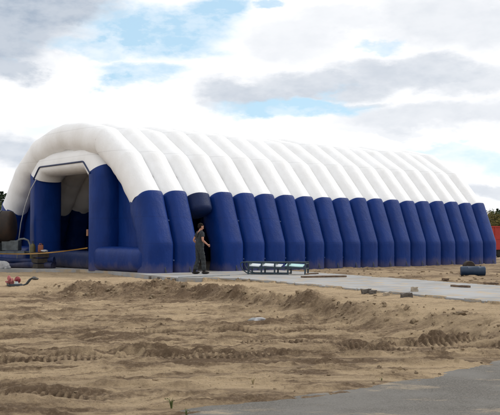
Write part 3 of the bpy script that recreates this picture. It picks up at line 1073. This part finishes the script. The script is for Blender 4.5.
a, b = at(302, 277.6), at(345, 277.0)
plank('wooden_plank', a, b, 0.26, 0.05, M['wood'], 'dark weathered plank lying on the concrete at the foot of the rack', 'plank', 0.004)
plank('wooden_plank', at(306, 276.4) + Vector((0, .1, .054)), at(318, 276.2) + Vector((0, .1, .06)), 0.12, 0.04, M['wood'], 'short wood offcut lying on the dark plank beside the rack', 'offcut', 0.006)
a, b = at(451, 286.6), at(469, 287.6)
plank('stick', a, b, 0.09, 0.05, M['wood'], 'thin brown stick lying on the pale concrete path near the right', 'stick', 0.004)
plank('stick', at(484, 284.2, 0), at(497, 284.8, 0), 0.12, 0.05, M['wood'], 'flat dark stick on the far edge of the path below the blue drum', 'stick', 0.006)
# grey board leaning against the slab edge
a, b = at(179, 281.6, -0.13), at(230, 279.6, -0.13)
plank('grey_board', a + Vector((0, -.06, .02)), b + Vector((0, -.06, .02)), 0.22, 0.04, M['greywood'], 'long grey board leaning on the slab edge below the walking man', 'board', 0.03, None, R(70))
# pale formwork board along the front of the left slab, with its dark rounded end
mb = MB(); A0, A1 = Vector((-20, 37.0, 0)), Vector((-7.0, 35.86, 0))


def block(px, py, z, s, m, name, label, cat, seed, group=None, rz=0.3):
    p = at(px, py, z)
    zz = gz(p.x, p.y) if z < -0.01 else z
    mb = MB(); bm = bmesh.new()
    bmesh.ops.create_cube(bm, size=1.0)
    bmesh.ops.subdivide_edges(bm, edges=bm.edges, cuts=2, use_grid_fill=True)
    rnd = random.Random(seed)
    for v in bm.verts: v.co = Vector((v.co.x * s[0], v.co.y * s[1], v.co.z * s[2])) + Vector((rnd.uniform(-1, 1), rnd.uniform(-1, 1), rnd.uniform(-1, 1))) * min(s) * 0.09
    mb.bm(bm)
    o = mb.build(name, m, None, False)
    o.location = (p.x, p.y, zz + s[2] * 0.42); o.rotation_euler = (0, R(rnd.uniform(-5, 5)), rz)
    return tag(o, label, cat, group)


G = 'blocks at the edge of the path'
block(366, 293.6, -0.07, (0.20, 0.14, 0.12), M['brick'], 'block', 'bigger left one of two dark blocks touching each other at the path edge', 'block', 1, G)
block(372.5, 294.2, -0.07, (0.14, 0.13, 0.10), M['brick'], 'block', 'smaller dark block touching the right side of a bigger one at path edge', 'block', 2, G)
block(406, 298.0, -0.07, (0.22, 0.15, 0.12), M['brick'], 'block', 'single dark block at the path edge below the pale stone', 'block', 3, G)
block(445, 280.3, 0.0, (0.17, 0.13, 0.07), M['wood'], 'brick', 'small reddish brown brick on the dirt left of the blue drum', 'brick', 4)
block(414, 291.5, 0.0, (0.13, 0.11, 0.12), M['stone'], 'stone', 'pale sandy stone standing on the edge of the concrete path', 'stone', 5)
block(386, 296.0, -0.07, (0.12, 0.10, 0.08), M['stone'], 'stone', 'small pale stone half sunk in sand between the dark path edge blocks', 'stone', 6)
GS = 'short posts under the slab edge'
for k, (px, lab) in enumerate(((150.5, 'leftmost of the four short dark posts under the slab edge'), (160.5, 'second from left of the four short posts under the slab edge'),
                               (172, 'third from left of the four short posts under the slab edge'), (179, 'rightmost short post under the slab edge, touching the grey board'))):
    t_ = (px - 150) / 30.0
    p = Vector((-3.30 + 1.02 * t_ - 0.05, 30.15 - 1.75 * t_ - 0.05, 0))
    g = gz(p.x, p.y)
    mb = MB(); mb.box((0, 0, 0), (0.085, 0.07, 0.19), None, 0.008)
    o = mb.build('post', M['brick'], None, False); o.location = (p.x, p.y, -0.115); o.rotation_euler = (0, 0, 0.3 + k)
    tag(o, lab, 'post', GS)

# ------------------------------------------------------------------ blue drum with a rusty lump behind it
pd = at(472.5, 276.2, -0.02)
dr = empty('blue_drum', (pd.x, pd.y, gz(pd.x, pd.y)), R(-7), 'blue plastic drum lying on its side on the dirt by the path', 'drum')
mb = MB(); r_ = 0.155
mb.lathe([(0.03, -.40), (r_ * .9, -.40), (r_, -.385), (r_, -.20), (r_ * 1.05, -.185), (r_ * 1.05, -.16), (r_, -.145), (r_, .145), (r_ * 1.05, .16), (r_ * 1.05, .185), (r_, .20), (r_, .385), (r_ * .9, .40), (.03, .40)],
         (0, 0, r_ * 0.95), 'X', 28)
mb.build('body', M['drum'], dr, True, 40)
mb = MB(); mb.lathe([(0.03, .398), (.03, .425), (.001, .425)], (0, 0.06, r_ * 1.4), 'X', 12); mb.build('bung', M['steel'], dr)
pl_ = at(470, 273.6, 0.0)
bl = empty('rusty_blower', (pl_.x, pl_.y, gz(pl_.x, pl_.y)), 0.3, 'rusty brown blower housing standing behind the blue drum', 'blower')
mb = MB(); mb.lathe([(0.02, -.10), (.19, -.10), (.21, -.08), (.21, .08), (.19, .10), (.02, .10)], (-0.06, 0, 0.26), 'Y', 20); mb.build('housing', M['rust'], bl, True, 40)
mb = MB(); mb.box((0.17, 0, 0.20), (0.22, 0.2, 0.2), None, 0.02); mb.build('motor', M['rust'], bl, False)
mb = MB(); mb.box((0.02, 0, 0.04), (0.55, 0.26, 0.07)); mb.build('foot', M['rust'], bl, False)
mb = MB(); mb.tube([(0.28, 0, .20), (.38, 0, .24), (.42, 0.02, .29)], 0.035, 8); mb.build('outlet', M['rust'], bl)

# ------------------------------------------------------------------ litter in the sand
p = at(258, 318.5, -0.36)
g = gz(p.x, p.y)
mb = MB()
mb.lump((0.02, 0, 0.035), (0.17, 0.10, 0.05), 21, 3, 0.5); mb.lump((0.12, 0.02, 0.03), (0.09, 0.07, 0.035), 22, 3, 0.5)
bagm = MB(); bagm.lump((-0.12, 0.0, 0.03), (0.10, 0.08, 0.04), 23, 3, 0.5)
bag = mb.build('crumpled_bag', M['sack']); bag.location = (p.x, p.y, g + 0.01); tag(bag, 'crumpled white plastic bag half buried in the sand bank', 'plastic bag')
bagm.build('dark_fold', M['greywood'], bag)

# pink and red bundles on a dark skid, left
p = at(13, 286.5, -0.2)
g = gz(p.x, p.y)
sk = empty('metal_skid', (p.x, p.y, g), 0.05, 'small dark metal skid with an upturned right end in the sand', 'skid')
for y in (-0.12, 0.12):
    mb = MB(); mb.tube([(-0.13, y, 0.10), (-0.12, y, 0.03), (0.0, y, 0.025), (0.33, y, 0.03), (0.42, y, 0.07), (0.52, y, 0.20), (0.60, y, 0.245)], 0.022, 8); mb.build('runner', M['steel'], sk)
mb = MB(); mb.box((0.08, 0, 0.055), (0.36, 0.26, 0.03)); mb.build('deck', M['steel'], sk, False)
mb = MB(); mb.tube([(0.60, -0.12, 0.245), (0.66, 0, 0.25), (0.60, 0.12, 0.245)], 0.02, 8); mb.build('handle', M['steel'], sk)
mb = MB(); mb.lump((0, 0, -.03), (0.085, 0.09, 0.11), 31, 3, 0.6); mb.lump((-.05, 0.03, -.09), (0.08, 0.07, 0.06), 35, 3, 0.6)
o = mb.build('cloth_bundle', M['pink']); o.location = (p.x - 0.05, p.y, g + 0.20); tag(o, 'pale pink cloth bundle on the left of the dark skid', 'bundle', 'bundles on the skid')
mb = MB(); mb.lump((0, 0, -.03), (0.085, 0.08, 0.09), 33, 3, 0.6); mb.lump((.06, -.03, -.07), (0.07, 0.06, 0.05), 36, 3, 0.6)
o = mb.build('cloth_bundle', M['crimson']); o.location = (p.x + 0.13, p.y + 0.02, g + 0.26); tag(o, 'deep red bundle on the right of the pale pink one', 'bundle', 'bundles on the skid')
mb = MB(); mb.box((0.12, 0.02, 0.105), (0.10, 0.14, 0.08), None, 0.01); mb.build('support', M['sheet'], sk, False)
p2 = at(35.5, 282, -0.17)
mb = MB(); mb.lump((0, 0, 0.03), (0.11, 0.08, 0.06), 41, 2, 0.4)
o = mb.build('stone', M['brick']); o.location = (p2.x, p2.y, gz(p2.x, p2.y)); tag(o, 'dark stone on the sand beside the upturned end of the skid', 'stone')

# ------------------------------------------------------------------ tank trailer and clutter left of the entrance
def build_trailer():
    c = Vector((-11.55, 38.75, 0))
    tr = empty('tank_trailer', c, 0.0, 'dark rusty tank on a low grey trailer left of the hall entrance', 'trailer')
    r_ = 0.70
    mb = MB()
    mb.lathe([(0.02, -1.5), (.35, -1.46), (.58, -1.35), (.69, -1.15), (r_, -.9), (r_, .95), (r_, 1.22), (.685, 1.29), (.63, 1.36), (.50, 1.41), (.25, 1.44), (0.02, 1.45)], (0, 0, 1.72), 'X', 36)
    tk = mb.build('tank', M['rust'], tr, True, 60)
    for x in (-0.8, 0.85):
        mb = MB(); mb.lathe([(r_ + .002, -.03), (r_ + .02, -.03), (r_ + .02, .03), (r_ + .002, .03)], (x, 0, 1.72), 'X', 36); mb.build('band', M['steel'], tk, True, 30)
    mb = MB()
    for y in (-0.38, 0.38): mb.box((0.25, y, 0.62), (3.4, 0.08, 0.14))
    for x in (-1.2, -.3, .6, 1.5): mb.box((x, 0, 0.62), (0.08, 0.68, 0.10))
    mb.build('chassis', M['grey_paint'], tr, False)
    for x in (-0.8, 0.85):
        mb = MB(); mb.box((x, 0, 0.86), (0.12, 0.9, 0.36), None, 0.02); mb.build('cradle', M['grey_paint'], tr, False)
    for y in (-0.5, 0.5):
        mb = MB(); mb.lathe([(.14, -.09), (.28, -.09), (.32, -.06), (.32, .06), (.28, .09), (.14, .09)], (-0.1, y, 0.32), 'Y', 28); w = mb.build('wheel', M['tyre'], tr, True, 40)
        mb = MB(); mb.lathe([(.02, -.06), (.14, -.06), (.15, -.08), (.15, .08), (.14, .06), (.02, .06)], (-0.1, y, 0.32), 'Y', 20); mb.build('rim', M['grey_paint'], w, True, 30)
    mb = MB(); mb.box((1.30, -0.02, 0.93), (0.72, 0.62, 0.44), None, 0.04); mb.build('pump_box', M['grey_paint'], tr, False)
    mb = MB(); mb.tube([(1.55, -.1, 1.12), (1.68, -.1, 1.20), (1.85, -.1, 1.22), (2.02, -.08, 1.15), (2.1, -.05, 0.95), (2.1, -.05, 0.62)], 0.04, 10); mb.build('hose', M['greywood'], tr)
    mb = MB(); mb.tube([(1.95, -.28, 0.62), (2.3, 0, 0.5), (1.95, .28, 0.62)], 0.04, 8); mb.box((2.3, 0, .24), (.07, .07, .46)); mb.build('drawbar', M['steel'], tr)
    return tr


build_trailer()
cb = at(40.5, 268.3)
cr = empty('wooden_crate', (cb.x, cb.y, 0), HROT - R(90), 'dark wooden crate in front of the left blue column of the entrance', 'crate')
for z in (0.1, 0.32, 0.54):
    mb = MB(); mb.box((0, -.24, z), (.56, .025, .18)); mb.box((0, .24, z), (.56, .025, .18)); mb.box((-.27, 0, z), (.025, .455, .18)); mb.box((.27, 0, z), (.025, .455, .18)); mb.build('board', M['crate'], cr, False)
mb = MB(); mb.box((0, 0, .652), (.60, .54, .03)); mb.build('lid', M['crate'], cr, False)
jc = empty('orange_canister', (cb.x + 0.02, cb.y - 0.02, 0.668), 0.2, 'orange plastic canister standing on the dark wooden crate', 'canister')
mb = MB(); mb.box((0, 0, .15), (.22, .15, .30), None, 0.035); mb.build('body', M['orange'], jc, True)
mb = MB(); mb.tube([(-.06, 0, .29), (-.05, 0, .35), (.03, 0, .35), (.04, 0, .29)], .016, 8); mb.build('handle', M['orange'], jc)
mb = MB(); mb.lathe([(.028, 0), (.028, .05), (.001, .05)], (.075, 0, .295), 'Z', 12); mb.build('cap', M['boot'], jc)
pt = at(33, 268.0)
bt = empty('gas_cylinder', (pt.x, pt.y, 0), 0, 'tall narrow olive gas cylinder standing left of the wooden crate', 'gas cylinder')
mb = MB(); mb.lathe([(.10, 0), (.115, .02), (.115, .85), (.10, .94), (.06, 1.0), (.035, 1.02), (.001, 1.02)], (0, 0, 0), 'Z', 20)
m_ol = mottled('olive_paint', (0.10, 0.085, 0.03), (0.07, 0.06, 0.025), 4, 0.5)
mb.build('body', m_ol, bt, True, 50)
mb = MB(); mb.lathe([(.022, 1.02), (.022, 1.10), (.04, 1.10), (.04, 1.12), (.001, 1.12)], (0, 0, 0), 'Z', 12); mb.build('valve', M['steel'], bt, True, 30)
ps = at(45.5, 267.6)
mb = MB(); mb.lump((0, 0, 0.14), (0.20, 0.15, 0.15), 51, 3, 0.5); mb.lump((0.14, 0, 0.10), (0.14, 0.12, 0.10), 54, 3, 0.5)
o = mb.build('sack', M['sack']); o.location = (ps.x + .05, ps.y - .25, 0); tag(o, 'small white sack slumped on the concrete in front of the wooden crate', 'sack')
o.location = (cb.x + 0.16, cb.y - 0.06, 0.667); o.scale = (0.55, 0.6, 0.38)
o['label'] = 'small white sack slumped on the lid of the wooden crate'
ps = at(3.5, 268.6)
mb = MB(); mb.lump((-.08, 0, 0.14), (0.24, 0.2, 0.16), 52, 3, 0.5); mb.lump((.16, -.05, 0.08), (0.15, 0.12, 0.09), 53, 3, 0.5)
o = mb.build('sack', M['sack']); o.location = (ps.x, ps.y, 0); tag(o, 'pale dusty sack on the concrete against the tank trailer wheel', 'sack')
# blue folded tarpaulin lying along the front, left of the entrance
mb = MB()
tp = [(-8.1, 36.95), (-8.9, 37.2), (-9.8, 37.5), (-10.8, 37.75), (-12.0, 38.0)]
for k, (dy, z, rr) in enumerate(((0, .12, .14), (.22, .13, .15), (.1, .32, .12))):
    mb.tube([(x + .05 * math.sin(i * 2 + k), y + dy + .03 * math.sin(i * 3 + k), z + .03 * math.sin(i * 1.7 + k)) for i, (x, y) in enumerate(tp)], [rr * (0.9 + .2 * math.sin(i * 2.1 + k)) for i in range(len(tp))], 12)
o = mb.build('rolled_tarpaulin', M['blue_dark']); tag(o, 'dark blue rolled tarpaulin lying on the concrete before the tank trailer', 'tarpaulin')
# amber barrier tape
mb = MB(); A = hall_pt(-0.46, 4.72, 0.86); Bp = Vector((-10.6, 37.55, 0.60))
rings = []
for i in range(25):
    t = i / 24; q = A.lerp(Bp, t); z = q.z - 0.20 * math.sin(math.pi * min(1, t * 1.0)) * 0.5
    tw = 0.6 * math.sin(t * 9)
    dv = Vector((0.0, -0.02 * math.sin(tw), 0.022 * math.cos(tw)))
    pn = Vector((q.x, q.y, z)); th = Vector((0.004, 0.004, 0))
    rings.append([pn + dv + th, pn + dv - th, pn - dv - th, pn - dv + th])
mb.rings(rings)
tag(mb.build('barrier_tape', M['tape'], None, False), 'thin amber barrier tape stretched low across the hall entrance', 'barrier tape')
bp = empty('barrier_post', (Bp.x, Bp.y, 0), 0, 'thin steel post holding the left end of the amber barrier tape', 'post')
mb = MB(); mb.tube([(0, 0, 0.02), (0, 0, 0.66)], 0.018, 8); mb.build('pole', M['steel'], bp)
mb = MB(); mb.lathe([(.14, 0), (.14, .02), (.03, .035), (.001, .035)], (0, 0, 0), 'Z', 16); mb.build('foot', M['steel'], bp)

# ------------------------------------------------------------------ red trailer at the far right
def build_red():
    c = Vector((18.0, 61.5, 0))
    g = -0.05
    tr = empty('red_trailer', (c.x, c.y, g), R(8), 'red box trailer parked past the far right end of the hall', 'trailer')
    mb = MB(); mb.box((0, 0, 1.30), (5.2, 2.3, 1.55), None, 0.03); body = mb.build('body', M['red'], tr, False)
    mb = MB()
    for i in range(9): mb.box((-2.4 + i * 0.6, -1.165, 1.30), (0.07, 0.05, 1.45))
    mb.box((0, -1.17, 2.06), (5.1, .06, .08)); mb.box((0, -1.17, .56), (5.1, .06, .08)); mb.box((0, -1.162, 1.25), (5.1, .04, .06))
    mb.build('side_ribs', M['red'], body, False)
    mb = MB(); mb.box((0, -.7, .44), (5.0, .12, .14)); mb.box((0, .7, .44), (5.0, .12, .14)); mb.build('chassis', M['steel'], tr, False)
    mb = MB(); mb.box((-2.2, -1.0, .30), (0.6, .06, .3), None, .01); mb.build('mudguard', M['whitepaint'], tr, False)
    for x in (-1.4, 1.4):
        for y in (-.95, .95):
            mb = MB(); mb.lathe([(.18, -.12), (.33, -.12), (.38, -.08), (.38, .08), (.33, .12), (.18, .12)], (x, y, 0.38), 'Y', 24); w = mb.build('wheel', M['tyre'], tr, True, 40)
            mb = MB(); mb.lathe([(.02, -.1), (.18, -.1), (.19, -.11), (.19, .11), (.18, .1), (.02, .1)], (x, y, 0.38), 'Y', 18); mb.build('rim', M['whitepaint'], w, True, 30)
    return tr


build_red()

# ------------------------------------------------------------------ trees
def leaf_quads(mb, c, r, n, size, rnd, flat=1.0):
    for _ in range(n):
        while True:
            d = Vector((rnd.uniform(-1, 1), rnd.uniform(-1, 1), rnd.uniform(-1, 1)))
            if 0.15 < d.length < 1: break
        p = Vector(c) + Vector((d.x * r[0], d.y * r[1], d.z * r[2]))
        a = Vector((rnd.gauss(0, 1), rnd.gauss(0, 1), rnd.gauss(0, 1) * flat)).normalized()
        b = a.orthogonal().normalized(); b.rotate(Matrix.Rotation(rnd.uniform(0, 6.28), 3, a)); cc = a.cross(b)
        s = size * rnd.uniform(0.6, 1.3)
        mb.add([p - b * s, p + cc * s * 0.6, p + b * s, p - cc * s * 0.6], [[0, 1, 2, 3]])


def make_tree(kind, h, seed):
    rnd = random.Random(seed)
    name = {'pine': 'pine_tree', 'green': 'leafy_tree', 'autumn': 'autumn_tree'}[kind]
    root = empty(name, (0, 0, 0))
    tb = MB(); cb_ = MB()
    lean = rnd.uniform(-.02, .02)
    tb.tube([(0, 0, -.3), (lean * h * .3, 0, h * .3), (lean * h * .6, 0, h * .6), (lean * h, 0, h * .96)], [h * .022, h * .017, h * .011, h * .003], 8)
    if kind == 'pine':
        z = h * 0.14
        while z < h:
            t = (z - h * .14) / (h * .86)
            rad = h * 0.20 * (1 - t) ** 0.8 * rnd.uniform(.75, 1.15) + 0.1
            k = max(3, int(7 * (1 - t) + 2))
            a0 = rnd.uniform(0, 6.28)
            for i in range(k):
                a = a0 + i * 6.28 / k + rnd.uniform(-.3, .3)
                rr = rad * rnd.uniform(.6, 1.1)
                e = (math.cos(a) * rr, math.sin(a) * rr, z - rr * .25)
                tb.tube([(0, 0, z), e], [h * .004, h * .0015], 5)
                for q in (0.45, 0.75, 0.98):
                    leaf_quads(cb_, (e[0] * q, e[1] * q, z - rr * .25 * q), (rr * .28, rr * .28, h * .022), 9, h * .022, rnd)
            z += h * rnd.uniform(.035, .055)
        leaf_quads(cb_, (0, 0, h * .96), (h * .02, h * .02, h * .05), 12, h * .02, rnd)
        m = M['leaf_dark']
    else:
        for i in range(15):
            a = rnd.uniform(0, 6.28); z0 = h * rnd.uniform(.22, .7); rr = h * rnd.uniform(.12, .27) * (1.1 - .5 * z0 / h)
            e = Vector((math.cos(a) * rr, math.sin(a) * rr, z0 + h * rnd.uniform(.06, .26)))
            tb.tube([(0, 0, z0), (e.x * .5, e.y * .5, z0 + (e.z - z0) * .6), e], [h * .008, h * .005, h * .002], 6)
            leaf_quads(cb_, e, (h * .12, h * .12, h * .09), 95, h * .019, rnd)
        leaf_quads(cb_, (0, 0, h * .88), (h * .12, h * .12, h * .12), 110, h * .019, rnd)
        m = M['leaf_green'] if kind == 'green' else M['leaf_autumn']
    tb.build('trunk', M['bark'], root); cb_.build('crown', m, root, False)
    return root


GL, GR_ = 'trees beyond the left end of the hall', 'trees far beyond the right end of the hall'
LAB = {'pine': 'dark green conifer', 'green': 'green leafy tree', 'autumn': 'yellowing autumn tree'}
protos = {k: [make_tree(k, 10.0, s + 5 * j) for j, s in enumerate((3, 8))] for k in ('pine', 'green', 'autumn')}
used = {k: [False, False] for k in protos}
rt = random.Random(5)


def plant(kind, j, x, y, h, label, group):
    src = protos[kind][j]
    if not used[kind][j]: o = src; used[kind][j] = True
    else: o = copy_tree(src)
    s = h / 10.0
    o.location = (x, y, -0.2); o.scale = (s * 1.15, s * 1.15, s); o.rotation_euler = (0, 0, rt.uniform(0, 6.28))
    tag(o, label, 'tree', group)


left = [('pine', 0, 1.5, 150, 9.3), ('pine', 1, 6.5, 146, 8.6), ('pine', 0, 10.5, 150, 8.4), ('green', 0, 4, 140, 7.0), ('pine', 1, -4, 150, 10.0), ('green', 1, -9, 142, 8),
        ('pine', 0, -14, 150, 9.6), ('pine', 1, 15, 152, 8.0), ('green', 0, 20, 150, 7.2), ('pine', 0, -21, 148, 9.9), ('pine', 1, 27, 152, 8.2), ('green', 1, 35, 150, 7)]
for k, (kd, j, px, Y, h) in enumerate(left):
    plant(kd, j, (px - 250) / F * Y, Y, h, f'{LAB[kd]} in the far row of trees left of the white arch', GL)
right = [('autumn', 0, 487.5, 168, 6.1), ('green', 0, 490.5, 176, 7.2), ('autumn', 1, 494.5, 170, 6.4), ('pine', 0, 497.5, 180, 7.4), ('green', 1, 501, 172, 6.6), ('autumn', 0, 505, 168, 6.6),
         ('pine', 1, 510, 178, 8), ('green', 0, 516, 170, 7), ('autumn', 1, 523, 172, 6.6), ('pine', 0, 483.5, 182, 6.5), ('green', 1, 479, 176, 6.0), ('pine', 1, 492.5, 186, 6.9), ('pine', 0, 500, 188, 7.4)]
for k, (kd, j, px, Y, h) in enumerate(right):
    plant(kd, j, (px - 250) / F * Y, Y, h, f'{LAB[kd]} in the far row of trees behind the red trailer', GR_)

# ------------------------------------------------------------------ weeds and clods
def weed(x, y, h, n, m, label, seed):
    rnd = random.Random(seed); mb = MB()
    g = gz(x, y)
    for i in range(n):
        a = rnd.uniform(0, 6.28); l = h * rnd.uniform(.6, 1.1); o_ = l * rnd.uniform(.2, .6)
        d = Vector((math.cos(a), math.sin(a), 0)); sd_ = Vector((-d.y, d.x, 0)) * h * .035
        b0 = d * h * .05 * rnd.random(); b1 = d * o_ * .4 + Vector((0, 0, l * .65)); b2 = d * o_ + Vector((0, 0, l * .9))
        mb.add([b0 - sd_, b0 + sd_, b1 + sd_ * .9, b1 - sd_ * .9, b2], [[0, 1, 2, 3], [3, 2, 4]])
        if i % 3 == 0:
            leaf_quads(mb, b2, (h * .08, h * .08, h * .08), 3, h * .07, rnd)
    o = mb.build('weed', m, None, False); o.location = (x, y, g - .01)
    return tag(o, label, 'weed', 'weeds in the sand')


q = at(172, 405, -.42); weed(q.x, q.y, 0.13, 15, M['weed'], 'green weed at the bottom edge of the sand, left of another', 61)
q = at(187, 412, -.43); weed(q.x, q.y, 0.10, 12, M['weed'], 'low green weed at the sand edge next to the asphalt corner', 62)
q = at(253, 384, -.42); weed(q.x, q.y, 0.11, 12, M['drygrass'], 'dry straw tuft beside the asphalt edge near picture centre', 63)
q = at(381, 379, -.43); weed(q.x, q.y, 0.06, 10, M['weed'], 'tiny green weed at the edge of the asphalt on the right', 64)
q = at(414, 290.2, -.02)


def clods():
    rnd = random.Random(77); mb = MB()
    pts = []
    bx = [p[0] for p in BANK]; by = [p[1] for p in BANK]
    for _ in range(420):
        x = rnd.uniform(-6, 5.5); y = np.interp(x, bx, by) + rnd.gauss(-0.45, 0.75)
        pts.append((x, y, rnd.uniform(.012, .05) * (1.8 if rnd.random() < .08 else 1)))
    for _ in range(450):
        y = rnd.uniform(9.5, 24); x = rnd.uniform(-.33, .33) * y
        pts.append((x, y, rnd.uniform(.008, .026) * (1.7 if rnd.random() < .06 else 1)))
    for _ in range(260):
        x = rnd.uniform(2, 13); y = 23.7 - (x - 6.62) * 1.6 + rnd.uniform(1, 12)
        pts.append((x, y, rnd.uniform(.015, .06)))
    xs = np.array([p[0] for p in pts]); ys = np.array([p[1] for p in pts])
    zs, _ = terrain(xs, ys); sdv = poly_dist(xs, ys, SLAB); rd = ys - road_edge(xs)
    uu = (xs - HC[0]) * HU[0] + (ys - HC[1]) * HU[1]; vv = (xs - HC[0]) * HV[0] + (ys - HC[1]) * HV[1]
    for (x, y, s), z, a, b, u, v in zip(pts, zs, sdv, rd, uu, vv):
        if a < 0.08 or b < 0.1 or v > -0.1 and u > -.3: continue
        mb.lump((x, y, z + s * .25), (s, s * rnd.uniform(.7, 1.1), s * rnd.uniform(.5, .8)), rnd.randint(0, 9999), 1, 0.45, Matrix.Rotation(rnd.uniform(0, 6), 3, 'Z'))
    tag(mb.build('soil_clods', M['clod'], None, False), 'loose soil clods scattered over the sand', 'clods', None, 'stuff')


clods()
